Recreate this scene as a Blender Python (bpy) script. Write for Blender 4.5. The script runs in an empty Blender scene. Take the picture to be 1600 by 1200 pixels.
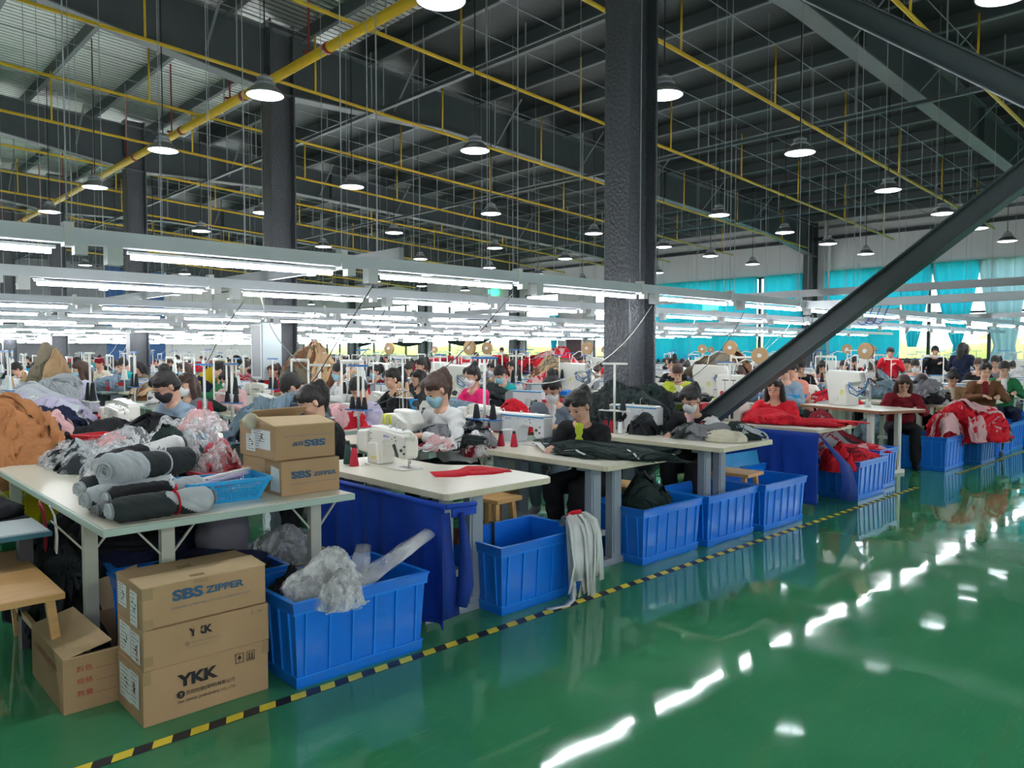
import bpy, math, random
from mathutils import Vector, Matrix, noise
PI = math.pi
sc = bpy.context.scene
COL = sc.collection
# ---------------------------------------------------------------- camera
CAMZ, YAW, PIT, FPX = 1.5, math.radians(46.63), math.radians(2.45), 1191.0
Rv = Vector((math.sin(YAW), -math.cos(YAW), 0)); Fh = Vector((math.cos(YAW), math.sin(YAW), 0))
Fv = Fh*math.cos(PIT) + Vector((0, 0, -math.sin(PIT))); Uv = Rv.cross(Fv)
cd = bpy.data.cameras.new('camera'); cam = bpy.data.objects.new('camera', cd); COL.objects.link(cam)
cd.sensor_width = 36; cd.lens = FPX/1600*36; cd.clip_start = .05; cd.clip_end = 300
cam.matrix_world = Matrix(((Rv.x, Uv.x, -Fv.x, 0), (Rv.y, Uv.y, -Fv.y, 0), (Rv.z, Uv.z, -Fv.z, CAMZ), (0, 0, 0, 1)))
sc.camera = cam
# ---------------------------------------------------------------- view + world
sc.view_settings.view_transform = 'Standard'; sc.view_settings.look = 'None'
sc.view_settings.gamma = 1.0; sc.view_settings.use_curve_mapping = False
sc.view_settings.exposure = 1.22
TUBE_E, BAY_E, SKY_E = 29.0, 3.5, 2.6
w = bpy.data.worlds.new('sky'); sc.world = w; w.use_nodes = True
nt = w.node_tree; nt.nodes.clear()
wo = nt.nodes.new('ShaderNodeOutputWorld'); bg = nt.nodes.new('ShaderNodeBackground')
tc = nt.nodes.new('ShaderNodeTexCoord'); sx = nt.nodes.new('ShaderNodeSeparateXYZ'); rp = nt.nodes.new('ShaderNodeValToRGB')
nt.links.new(tc.outputs['Generated'], sx.inputs[0]); nt.links.new(sx.outputs['Z'], rp.inputs[0])
rp.color_ramp.elements[0].color = (.92, .95, 1, 1); rp.color_ramp.elements[1].color = (.75, .87, 1, 1)
nt.links.new(rp.outputs[0], bg.inputs[0]); bg.inputs[1].default_value = SKY_E
nt.links.new(bg.outputs[0], wo.inputs[0])
def at(px, py, d):
    """world point seen at a pixel, d metres in front of the camera"""
    return Vector((0, 0, CAMZ)) + (Fv + Rv*(px-800)/FPX - Uv*(py-600)/FPX)*d
def on(px, py, z):
    r = Fv + Rv*(px-800)/FPX - Uv*(py-600)/FPX
    return Vector((0, 0, CAMZ)) + r*((z-CAMZ)/r.z)
# ---------------------------------------------------------------- materials
def mat(name, col, rough=.6, metal=0, var=0, scale=8, bump=0, bscale=60, spec=.5, emit=None, es=0, stretch=None, trans=0, sheen=0, alpha=1, coat=0):
    m = bpy.data.materials.new(name); m.use_nodes = True; t = m.node_tree; b = t.nodes['Principled BSDF']
    b.inputs['Base Color'].default_value = (*col, 1); b.inputs['Roughness'].default_value = rough
    b.inputs['Metallic'].default_value = metal; b.inputs['Specular IOR Level'].default_value = spec
    b.inputs['Coat Weight'].default_value = coat; b.inputs['Coat Roughness'].default_value = .08
    if sheen: b.inputs['Sheen Weight'].default_value = sheen
    if alpha < 1: b.inputs['Alpha'].default_value = alpha
    if emit: b.inputs['Emission Color'].default_value = (*emit, 1); b.inputs['Emission Strength'].default_value = es
    if var or bump:
        co = t.nodes.new('ShaderNodeTexCoord'); mp = t.nodes.new('ShaderNodeMapping')
        t.links.new(co.outputs['Object'], mp.inputs[0])
        if stretch: mp.inputs['Scale'].default_value = stretch
    if var:
        n = t.nodes.new('ShaderNodeTexNoise'); n.inputs['Scale'].default_value = scale; n.inputs['Detail'].default_value = 4
        mx = t.nodes.new('ShaderNodeMix'); mx.data_type = 'RGBA'
        mx.inputs['A'].default_value = (*[max(0, c*(1-var)) for c in col], 1); mx.inputs['B'].default_value = (*[min(1, c*(1+var)) for c in col], 1)
        t.links.new(mp.outputs[0], n.inputs['Vector']); t.links.new(n.outputs['Fac'], mx.inputs['Factor']); t.links.new(mx.outputs['Result'], b.inputs['Base Color'])
    if bump:
        n2 = t.nodes.new('ShaderNodeTexNoise'); n2.inputs['Scale'].default_value = bscale; n2.inputs['Detail'].default_value = 3
        bp = t.nodes.new('ShaderNodeBump'); bp.inputs['Strength'].default_value = bump; bp.inputs['Distance'].default_value = .02
        t.links.new(mp.outputs[0], n2.inputs['Vector']); t.links.new(n2.outputs['Fac'], bp.inputs['Height']); t.links.new(bp.outputs[0], b.inputs['Normal'])
    return m
def cloth(name, col, **k):
    k.setdefault('rough', .8); k.setdefault('var', .12); k.setdefault('bump', .35); k.setdefault('bscale', 14); k.setdefault('spec', .25)
    return mat(name, col, **k)
M = {}
def D(key, *a, **k): M[key] = mat(key, *a, **k)
def DC(key, col, **k): M[key] = cloth(key, col, **k)
D('steel_dark', (.065, .08, .086), .45, var=.2, scale=3)
D('steel_coat', (.07, .076, .088), .28, bump=.9, bscale=28, spec=.6)
D('steel_grey', (.16, .175, .18), .5, var=.1, scale=3)
D('purlin', (.075, .09, .095), .5)
D('galv', (.36, .38, .39), .4, .3)
D('pipe_yellow', (.72, .46, .02), .4, var=.1, scale=4)
D('pipe_red', (.3, .03, .02), .5)
D('rail', (.72, .76, .81), .38, var=.05, scale=2)
D('rail_side', (.50, .58, .60), .4)
D('plastic_white', (.75, .77, .78), .4)
D('tube', (1, 1, 1), .5, emit=(.93, .96, 1), es=TUBE_E)
D('lens', (.9, .95, 1), .3, emit=(.85, .94, 1), es=BAY_E)
D('reflector', (.30, .31, .31), .35, .7, var=.35, scale=40, stretch=(1, 1, .05))
D('black', (.012, .012, .014), .5)
D('darkgrey', (.05, .052, .055), .5)
D('bin_blue', (.003, .17, .72), .32, var=.1, scale=3, coat=.3)
D('bin_dark', (.01, .13, .4), .4, var=.1, scale=3)
D('bin_glint', (.01, .25, .84), .3); D('bin_glint_dark', (.02, .2, .55), .35); D('lid_blue', (.03, .3, .62), .35)  # crate rib and rim blues lightened to paint in edge highlights
D('basket_blue', (.02, .36, .72), .35)
D('basket_red', (.65, .02, .035), .35)
D('crate_yellow', (.75, .6, .01), .4)
D('card', (.42, .27, .14), .8, var=.1, scale=5, bump=.08, bscale=90)
D('card_in', (.27, .16, .08), .85, var=.1, scale=5)
D('card_light', (.56, .4, .22), .8, var=.08, scale=5)
D('packtape', (.36, .24, .12), .25, spec=.7)
D('paper', (.72, .76, .74), .6)
D('ink', (.012, .012, .014), .6)
D('ink_blue', (.02, .10, .2), .6)
D('ink_red', (.4, .05, .03), .6)
D('ink_grey', (.25, .18, .12), .7)
D('top_cream', (.78, .75, .62), .3, var=.04, scale=3)
D('edge_green', (.40, .52, .45), .45)
D('edge_cream', (.60, .57, .42), .5, var=.08, scale=20)
D('edge_blue', (.04, .18, .24), .5)
D('edge_brown', (.28, .1, .045), .5)
D('leg_bluegrey', (.27, .32, .37), .45)
D('leg_cream', (.50, .52, .43), .5, var=.05)
D('leg_white', (.72, .73, .68), .4)
D('machine', (.80, .79, .72), .3, coat=.3)
D('machine_cool', (.72, .74, .75), .3, coat=.3)
D('machine_grey', (.28, .3, .32), .4)
D('stripe_blue', (.06, .26, .5), .4)
D('rack_blue', (.02, .16, .45), .4)
D('logo_blue', (.03, .08, .6), .4)
D('chrome', (.6, .6, .6), .22, 1)
D('label_yellow', (.75, .68, .25), .5)
D('wood', (.62, .36, .13), .45, var=.25, scale=5, stretch=(1, 9, 9))
D('wood_dark', (.3, .17, .08), .55, var=.25, scale=5, stretch=(1, 9, 9))
D('thread_red', (.6, .015, .05), .7, bump=.6, bscale=200, stretch=(.02, .02, 4))
D('thread_black', (.015, .018, .022), .7, bump=.6, bscale=200, stretch=(.02, .02, 4))
D('thread_white', (.8, .82, .8), .7)
D('thread_green', (.02, .07, .06), .7)
D('thread_yellow', (.7, .7, .05), .6)
D('reel', (.48, .3, .15), .7)
D('tape_yellow', (1, .8, .06), .45)
D('tape_black', (.02, .022, .03), .45)
D('wall_grey', (.64, .64, .63), .7, var=.04, scale=2)
D('wall_dark', (.2, .2, .215), .7)
D('wall_white', (.6, .58, .57), .7)
D('wall_blue', (.02, .09, .25), .6)
D('frame_dark', (.03, .035, .04), .5)
D('door_red', (.06, .015, .02), .5)
D('exit_green', (.02, .5, .25), .4, emit=(.05, .9, .4), es=1.6)
D('foliage', (.50, .62, .14), .8, var=.5, scale=1.2, bump=1, bscale=4)
D('skin', (.62, .36, .25), .5, var=.06, scale=30, spec=.4)
D('hair', (.012, .009, .008), .42, bump=.6, bscale=30, stretch=(6, 6, .6))
D('hair_brown', (.06, .028, .018), .42, bump=.6, bscale=30, stretch=(6, 6, .6))
D('eye', (.01, .008, .008), .2)
D('lip', (.42, .13, .11), .5)
D('mask_white', (.75, .77, .78), .7); D('mask_blue', (.3, .52, .62), .7); D('mask_black', (.02, .02, .025), .7)
DC('c_black', (.013, .014, .017)); DC('c_charcoal', (.03, .038, .040)); DC('c_darkgreen', (.018, .035, .032)); DC('c_navy', (.012, .018, .05))
DC('c_grey', (.2, .2, .215)); DC('c_lightgrey', (.46, .5, .52)); DC('c_white', (.72, .72, .71)); DC('c_cream', (.66, .62, .48))
DC('c_red', (.62, .012, .028)); DC('c_darkred', (.2, .01, .02)); DC('c_pink', (.75, .02, .16)); DC('c_palepink', (.68, .42, .42)); DC('c_orange', (.7, .28, .2))
DC('c_tan', (.55, .36, .2)); DC('c_brown', (.16, .07, .03)); DC('c_rust', (.48, .21, .085)); DC('c_green', (.02, .18, .07)); DC('c_teal', (.02, .42, .42))
DC('c_denim', (.16, .2, .25)); DC('c_bluegrey', (.24, .33, .42)); DC('c_slate', (.14, .21, .25)); DC('c_yellow', (.65, .45, .01)); DC('c_lime', (.5, .6, .05))
DC('c_olive', (.2, .17, .12)); DC('c_sack', (.12, .12, .14)); DC('c_lav', (.45, .42, .55)); DC('c_skirt', (.012, .06, .42), rough=.55, bump=.2); DC('c_skirt_dark', (.01, .04, .26), rough=.6)
DC('c_bagred', (.5, .07, .1), rough=.25); DC('c_tape', (.62, .65, .64), rough=.75)
def film(name, col, k=.45):
    m = bpy.data.materials.new(name); m.use_nodes = True; t = m.node_tree; t.nodes.clear()
    o = t.nodes.new('ShaderNodeOutputMaterial'); mx = t.nodes.new('ShaderNodeMixShader'); tr = t.nodes.new('ShaderNodeBsdfTransparent')
    p = t.nodes.new('ShaderNodeBsdfPrincipled'); p.inputs['Base Color'].default_value = (*col, 1); p.inputs['Roughness'].default_value = .18; p.inputs['Specular IOR Level'].default_value = .8
    n = t.nodes.new('ShaderNodeTexNoise'); n.inputs['Scale'].default_value = 3.5; n.inputs['Detail'].default_value = 3
    co = t.nodes.new('ShaderNodeTexCoord'); t.links.new(co.outputs['Object'], n.inputs['Vector'])
    bp = t.nodes.new('ShaderNodeBump'); bp.inputs['Strength'].default_value = .5; bp.inputs['Distance'].default_value = .03
    mr = t.nodes.new('ShaderNodeMapRange'); mr.inputs['From Min'].default_value = .35; mr.inputs['From Max'].default_value = .65
    mr.inputs['To Min'].default_value = k-.22; mr.inputs['To Max'].default_value = k+.25
    t.links.new(n.outputs['Fac'], bp.inputs['Height']); t.links.new(bp.outputs[0], p.inputs['Normal']); t.links.new(n.outputs['Fac'], mr.inputs['Value'])
    t.links.new(mr.outputs[0], mx.inputs[0]); t.links.new(tr.outputs[0], mx.inputs[1]); t.links.new(p.outputs[0], mx.inputs[2]); t.links.new(mx.outputs[0], o.inputs[0])
    M[name] = m
film('bag_clear', (.85, .88, .9), .27); film('bag_milky', (.9, .92, .92), .34); film('bag_grey', (.6, .63, .64), .34); film('bag_pink', (.85, .72, .74), .34)
film('net_white', (.8, .82, .85), .6)
def glassmat():
    m = bpy.data.materials.new('window_glass'); m.use_nodes = True; t = m.node_tree; t.nodes.clear()
    o = t.nodes.new('ShaderNodeOutputMaterial'); mx = t.nodes.new('ShaderNodeMixShader'); tr = t.nodes.new('ShaderNodeBsdfTransparent'); g = t.nodes.new('ShaderNodeBsdfGlossy')
    g.inputs['Roughness'].default_value = .03; mx.inputs[0].default_value = .06; tr.inputs[0].default_value = (.95, .98, .97, 1)
    t.links.new(tr.outputs[0], mx.inputs[1]); t.links.new(g.outputs[0], mx.inputs[2]); t.links.new(mx.outputs[0], o.inputs[0]); return m
M['glass'] = glassmat()
def curtainmat(name, col, tl):
    m = bpy.data.materials.new(name); m.use_nodes = True; t = m.node_tree; t.nodes.clear()
    o = t.nodes.new('ShaderNodeOutputMaterial'); mx = t.nodes.new('ShaderNodeMixShader'); a = t.nodes.new('ShaderNodeBsdfDiffuse'); b = t.nodes.new('ShaderNodeBsdfTranslucent')
    a.inputs[0].default_value = (*col, 1); b.inputs[0].default_value = (*tl, 1); mx.inputs[0].default_value = .5
    t.links.new(a.outputs[0], mx.inputs[1]); t.links.new(b.outputs[0], mx.inputs[2]); t.links.new(mx.outputs[0], o.inputs[0]); return m
M['curtain_teal'] = curtainmat('curtain_teal', (.03, .40, .52), (.015, .30, .40)); M['curtain_grey'] = curtainmat('curtain_grey', (.25, .4, .45), (.2, .34, .4))
def floormat():
    m = bpy.data.materials.new('green_epoxy'); m.use_nodes = True; t = m.node_tree; b = t.nodes['Principled BSDF']; L = t.links.new
    co = t.nodes.new('ShaderNodeTexCoord')
    def nz(s, det=4, st=None, rot=0):
        mp = t.nodes.new('ShaderNodeMapping'); L(co.outputs['Object'], mp.inputs[0])
        if st: mp.inputs['Scale'].default_value = st
        mp.inputs['Rotation'].default_value = (0, 0, rot)
        n = t.nodes.new('ShaderNodeTexNoise'); n.inputs['Scale'].default_value = s; n.inputs['Detail'].default_value = det; L(mp.outputs[0], n.inputs['Vector']); return n.outputs['Fac']
    def ramp(x, a, c):
        r = t.nodes.new('ShaderNodeMapRange'); r.inputs['From Min'].default_value = a; r.inputs['From Max'].default_value = c; L(x, r.inputs['Value']); return r.outputs[0]
    def mix(f, A, B, isA=False):
        x = t.nodes.new('ShaderNodeMix'); x.data_type = 'RGBA'; L(f, x.inputs['Factor'])
        if isA: L(A, x.inputs['A'])
        else: x.inputs['A'].default_value = (*A, 1)
        x.inputs['B'].default_value = (*B, 1); return x.outputs['Result']
    base = mix(ramp(nz(.7, 5), .3, .7), (.035, .23, .10), (.065, .31, .15))
    c = base
    fac = None
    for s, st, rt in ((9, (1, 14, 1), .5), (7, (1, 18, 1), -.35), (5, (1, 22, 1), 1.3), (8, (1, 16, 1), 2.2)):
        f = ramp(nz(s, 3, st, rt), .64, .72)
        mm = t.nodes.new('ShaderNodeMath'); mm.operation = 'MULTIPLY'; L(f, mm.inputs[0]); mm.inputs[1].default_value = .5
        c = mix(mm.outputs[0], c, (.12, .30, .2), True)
    L(c, b.inputs['Base Color'])
    r = t.nodes.new('ShaderNodeMapRange'); r.inputs['To Min'].default_value = .02; r.inputs['To Max'].default_value = .09; r.inputs['From Min'].default_value = .35; r.inputs['From Max'].default_value = .7
    L(nz(2.2, 6), r.inputs['Value']); L(r.outputs[0], b.inputs['Roughness'])
    b1 = t.nodes.new('ShaderNodeBump'); b1.inputs['Strength'].default_value = .10; b1.inputs['Distance'].default_value = .02; L(nz(2.6, 1), b1.inputs['Height'])
    L(b1.outputs[0], b.inputs['Normal']); b.inputs['Specular IOR Level'].default_value = .5
    return m
M['floor'] = floormat()
def foilmat():
    m = bpy.data.materials.new('foil_insulation'); m.use_nodes = True; t = m.node_tree; b = t.nodes['Principled BSDF']; L = t.links.new
    b.inputs['Base Color'].default_value = (.55, .56, .54, 1); b.inputs['Metallic'].default_value = .9; b.inputs['Roughness'].default_value = .3
    co = t.nodes.new('ShaderNodeTexCoord'); n = t.nodes.new('ShaderNodeTexNoise'); n.inputs['Scale'].default_value = 5; n.inputs['Detail'].default_value = 5
    mp = t.nodes.new('ShaderNodeMapping'); mp.inputs['Scale'].default_value = (1, 2.2, 1); L(co.outputs['Object'], mp.inputs[0]); L(mp.outputs[0], n.inputs['Vector'])
    bp = t.nodes.new('ShaderNodeBump'); bp.inputs['Strength'].default_value = .8; bp.inputs['Distance'].default_value = .12; L(n.outputs['Fac'], bp.inputs['Height']); L(bp.outputs[0], b.inputs['Normal'])
    wv = t.nodes.new('ShaderNodeTexWave'); wv.bands_direction = 'Y'; wv.inputs['Scale'].default_value = 2.0; wv.inputs['Distortion'].default_value = 1.2; L(co.outputs['Object'], wv.inputs['Vector'])
    cr = t.nodes.new('ShaderNodeValToRGB'); cr.color_ramp.elements[0].position = .03; cr.color_ramp.elements[0].color = (.04, .04, .04, 1); cr.color_ramp.elements[1].position = .16; cr.color_ramp.elements[1].color = (.85, .86, .82, 1)
    L(wv.outputs['Fac'], cr.inputs[0]); L(cr.outputs[0], b.inputs['Base Color'])
    return m
M['foil'] = foilmat()
D('roof_shaded', (.055, .068, .068), .45, .6, var=.2, scale=2, bump=.3, bscale=6)  # darker roof tone, dimness painted into the colour beyond the foil
# ---------------------------------------------------------------- mesh builder
class MB:
    def __init__(s): s.v = []; s.f = []; s.m = []; s.sm = []
    def add(s, vs, fs, mi=0, smooth=False, T=None):
        o = len(s.v)
        s.v += [tuple(T @ Vector(p)) if T else tuple(p) for p in vs]
        for f in fs: s.f.append([i+o for i in f]); s.m.append(mi); s.sm.append(smooth)
        return s
    def box(s, x0, x1, y0, y1, z0, z1, mi=0, T=None, tx=0, ty=0):
        # tx, ty: inset of the top face
        vs = [(x0, y0, z0), (x1, y0, z0), (x1, y1, z0), (x0, y1, z0), (x0+tx, y0+ty, z1), (x1-tx, y0+ty, z1), (x1-tx, y1-ty, z1), (x0+tx, y1-ty, z1)]
        return s.add(vs, [(3, 2, 1, 0), (4, 5, 6, 7), (0, 1, 5, 4), (1, 2, 6, 5), (2, 3, 7, 6), (3, 0, 4, 7)], mi, False, T)
    def prism(s, pts, a, b, ax='z', mi=0, smooth=False, T=None):
        n = len(pts)
        def P(p, h):
            if ax == 'z': return (p[0], p[1], h)
            if ax == 'x': return (h, p[0], p[1])
            return (p[0], h, p[1])
        vs = [P(p, a) for p in pts]+[P(p, b) for p in pts]
        s.add(vs, [tuple(range(n-1, -1, -1)), tuple(range(n, 2*n))], mi, False, T)
        o = len(s.v)-2*n
        for i in range(n):
            j = (i+1) % n; s.f.append([o+i, o+j, o+n+j, o+n+i]); s.m.append(mi); s.sm.append(smooth)
        return s
    def lathe(s, prof, n=16, c=(0, 0, 0), mi=0, smooth=True, T=None, mis=None, cap=True):
        vs = []; fs = []
        for r, z in prof:
            for k in range(n):
                a = 2*PI*k/n; vs.append((c[0]+r*math.cos(a), c[1]+r*math.sin(a), c[2]+z))
        o = len(s.v); s.v += [tuple(T @ Vector(p)) if T else p for p in vs]
        for i in range(len(prof)-1):
            for k in range(n):
                j = (k+1) % n; s.f.append([o+i*n+k, o+i*n+j, o+(i+1)*n+j, o+(i+1)*n+k]); s.m.append(mis[i] if mis else mi); s.sm.append(smooth)
        if cap:
            if prof[0][0] > 1e-5: s.f.append([o+k for k in range(n-1, -1, -1)]); s.m.append(mis[0] if mis else mi); s.sm.append(False)
            if prof[-1][0] > 1e-5: s.f.append([o+(len(prof)-1)*n+k for k in range(n)]); s.m.append(mis[-1] if mis else mi); s.sm.append(False)
        return s
    def tube(s, pts, r, n=8, mi=0, closed=False):
        pts = [Vector(p) for p in pts]; N = len(pts); rr = r if isinstance(r, (list, tuple)) else [r]*N
        o = len(s.v); up = None
        for i, p in enumerate(pts):
            d = (pts[min(i+1, N-1)]-pts[max(i-1, 0)]).normalized()
            if up is None: up = Vector((0, 0, 1)) if abs(d.z) < .9 else Vector((1, 0, 0))
            a = d.cross(up).normalized(); b = a.cross(d).normalized(); up = b
            for k in range(n):
                t = 2*PI*k/n; s.v.append(tuple(p+(a*math.cos(t)+b*math.sin(t))*rr[i]))
        for i in range(N-1):
            for k in range(n):
                j = (k+1) % n; s.f.append([o+i*n+k, o+i*n+j, o+(i+1)*n+j, o+(i+1)*n+k]); s.m.append(mi); s.sm.append(True)
        s.f.append([o+k for k in range(n-1, -1, -1)]); s.m.append(mi); s.sm.append(False)
        s.f.append([o+(N-1)*n+k for k in range(n)]); s.m.append(mi); s.sm.append(False)
        return s
    def bar(s, p0, p1, w, h, mi=0, up=(0, 0, 1)):
        p0 = Vector(p0); p1 = Vector(p1); d = (p1-p0); L = d.length; d.normalize()
        u = Vector(up)
        if abs(d.dot(u)) > .98: u = Vector((1, 0, 0))
        a = d.cross(u).normalized(); b = a.cross(d)
        T = Matrix(((a.x, b.x, d.x, p0.x), (a.y, b.y, d.y, p0.y), (a.z, b.z, d.z, p0.z), (0, 0, 0, 1)))
        return s.box(-w/2, w/2, -h/2, h/2, 0, L, mi, T)
    def ball(s, c, r, mi=0, n=12, m=8, T=None):
        r = r if isinstance(r, (tuple, list)) else (r, r, r)
        prof = []; vs = []; o = len(s.v)
        for i in range(m+1):
            t = PI*i/m-PI/2
            for k in range(n):
                a = 2*PI*k/n; p = Vector((math.cos(t)*math.cos(a)*r[0], math.cos(t)*math.sin(a)*r[1], math.sin(t)*r[2]))
                if T: p = T @ p
                s.v.append(tuple(p+Vector(c)))
        for i in range(m):
            for k in range(n):
                j = (k+1) % n; s.f.append([o+i*n+k, o+i*n+j, o+(i+1)*n+j, o+(i+1)*n+k]); s.m.append(mi); s.sm.append(True)
        return s
    def mesh(s, name):
        me = bpy.data.meshes.new(name); me.from_pydata(s.v, [], s.f)
        me.polygons.foreach_set('material_index', s.m); me.polygons.foreach_set('use_smooth', s.sm); me.update(); return me
    def build(s, name, mats, parent=None, loc=None, rz=None, bev=0, seg=2):
        return mk(name, s.mesh(name), mats, parent, loc, rz, bev, seg)
def mk(name, me, mats, parent=None, loc=None, rz=None, bev=0, seg=2):
    if isinstance(mats, str): mats = [mats]
    if not me.materials:
        for x in mats: me.materials.append(M[x])
    o = bpy.data.objects.new(name, me); COL.objects.link(o)
    for i, x in enumerate(mats):
        if i < len(me.materials) and me.materials[i] != M[x]:
            o.material_slots[i].link = 'OBJECT'; o.material_slots[i].material = M[x]
    if parent: o.parent = parent
    if loc is not None: o.location = loc
    if rz is not None: o.rotation_euler = (0, 0, rz)
    if bev:
        b = o.modifiers.new('bevel', 'BEVEL'); b.width = bev; b.segments = seg; b.limit_method = 'ANGLE'; b.angle_limit = .6
    return o
def tag(o, label, cat, group=None, kind=None):
    if label: o['label'] = label
    if cat: o['category'] = cat
    if group: o['group'] = group
    if kind: o['kind'] = kind
    return o
def thing(name, label, cat, loc=(0, 0, 0), rz=0, group=None):
    o = bpy.data.objects.new(name, None); COL.objects.link(o); o.empty_display_size = .1
    o.location = loc; o.rotation_euler = (0, 0, rz); return tag(o, label, cat, group)
def kids(o): return KIDS.get(o.name, [])
KIDS = {}
def dup(root, loc, rz=None, label=None, group=None):
    r = root.copy(); COL.objects.link(r); r.location = loc
    if rz is not None: r.rotation_euler = (0, 0, rz)
    if label: r['label'] = label
    if group: r['group'] = group
    def rec(a, b):
        for ch in [c for c in PAR.get(a.name, [])]:
            c = ch.copy(); COL.objects.link(c); c.parent = b; PAR.setdefault(b.name, []).append(c); rec(ch, c)
    rec(root, r); return r
PAR = {}
def index_children():
    PAR.clear()
    for o in bpy.data.objects:
        if o.parent: PAR.setdefault(o.parent.name, []).append(o)
def struct(name, mb, mats, **k):
    o = mb.build(name, mats, **k); o['kind'] = 'structure'; return o
_txt = {}
def text(name, body, mt, parent, w, h, pos, xdir, ydir, bold=.0, flip=False, label=None):
    """flat printed lettering, w x h metres, lower-left corner at pos, running along xdir, upright along ydir"""
    key = (body, bold)
    if key not in _txt:
        c = bpy.data.curves.new('lettering', 'FONT'); c.body = body; c.size = 1; c.offset = bold; c.resolution_u = 3
        o = bpy.data.objects.new('lettering', c); COL.objects.link(o); dg = bpy.context.evaluated_depsgraph_get(); dg.update()
        me = bpy.data.meshes.new_from_object(o.evaluated_get(dg)); bpy.data.objects.remove(o)
        xs = [v.co.x for v in me.vertices] or [0, 1]; ys = [v.co.y for v in me.vertices] or [0, 1]
        _txt[key] = ([(v.co.x, v.co.y) for v in me.vertices], [list(p.vertices) for p in me.polygons], min(xs), max(xs), min(ys), max(ys))
    vs, fs, x0, x1, y0, y1 = _txt[key]
    X = Vector(xdir).normalized(); Y = Vector(ydir).normalized(); P = Vector(pos); mb = MB()
    mb.add([tuple(P+X*((x-x0)/(x1-x0)*w)+Y*((y-y0)/(y1-y0)*h)) for x, y in vs], fs)
    o = mb.build(name, mt, parent)
    if label: o['label'] = label
    return o
# ---------------------------------------------------------------- cloth heaps
def fbm(p, o=3):
    return noise.fractal(p, 1.0, 2.0, o)
def heap_mesh(seed, n=44, m=18, fold=.22, freq=2.2, crease=.1, flat=.8, nm=1, mfreq=3.0, irr=.22):
    """a crumpled dome of cloth, unit radius, unit height; material index patches"""
    so = Vector((seed*7.31, seed*3.17, seed*1.93)); mb = MB(); vs = []
    for i in range(m+1):
        t = (i/m)*PI/2*1.0; cz = math.sin(t)**flat; cr = math.cos(t)
        for k in range(n):
            a = 2*PI*k/n; d = Vector((cr*math.cos(a), cr*math.sin(a), cz))
            rid = 1-abs(noise.noise(d*freq+so))*2.4
            rid2 = 1-abs(noise.noise(d*freq*2.3+so*1.7))*2.2
            rim = 1+irr*noise.noise(Vector((math.cos(a), math.sin(a), 0))*1.7+so)
            s = 1+fold*(rid-.6)+crease*rid2+.05*noise.noise(d*9+so)
            p = Vector((d.x*s*rim, d.y*s*rim, max(0, d.z*(1+fold*(rid-.6)*1.5+crease*rid2))))
            if i == 0: p.z = 0
            vs.append(tuple(p))
    fs = []; mi = []
    for i in range(m):
        for k in range(n):
            j = (k+1) % n; fs.append((i*n+k, i*n+j, (i+1)*n+j, (i+1)*n+k))
            c = Vector(vs[i*n+k]); u = noise.noise(c*mfreq+so*2)*.5+.5; u2 = noise.noise(c*mfreq*1.9+so*3)
            mi.append(min(nm-1, max(0, int((u*1.3-.15+u2*.25)*nm))))
    fs.append(tuple(range(n-1, -1, -1))); mi.append(0)
    mb.v = vs; mb.f = [list(f) for f in fs]; mb.m = mi; mb.sm = [True]*len(fs)
    return mb.mesh('cloth')
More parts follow.
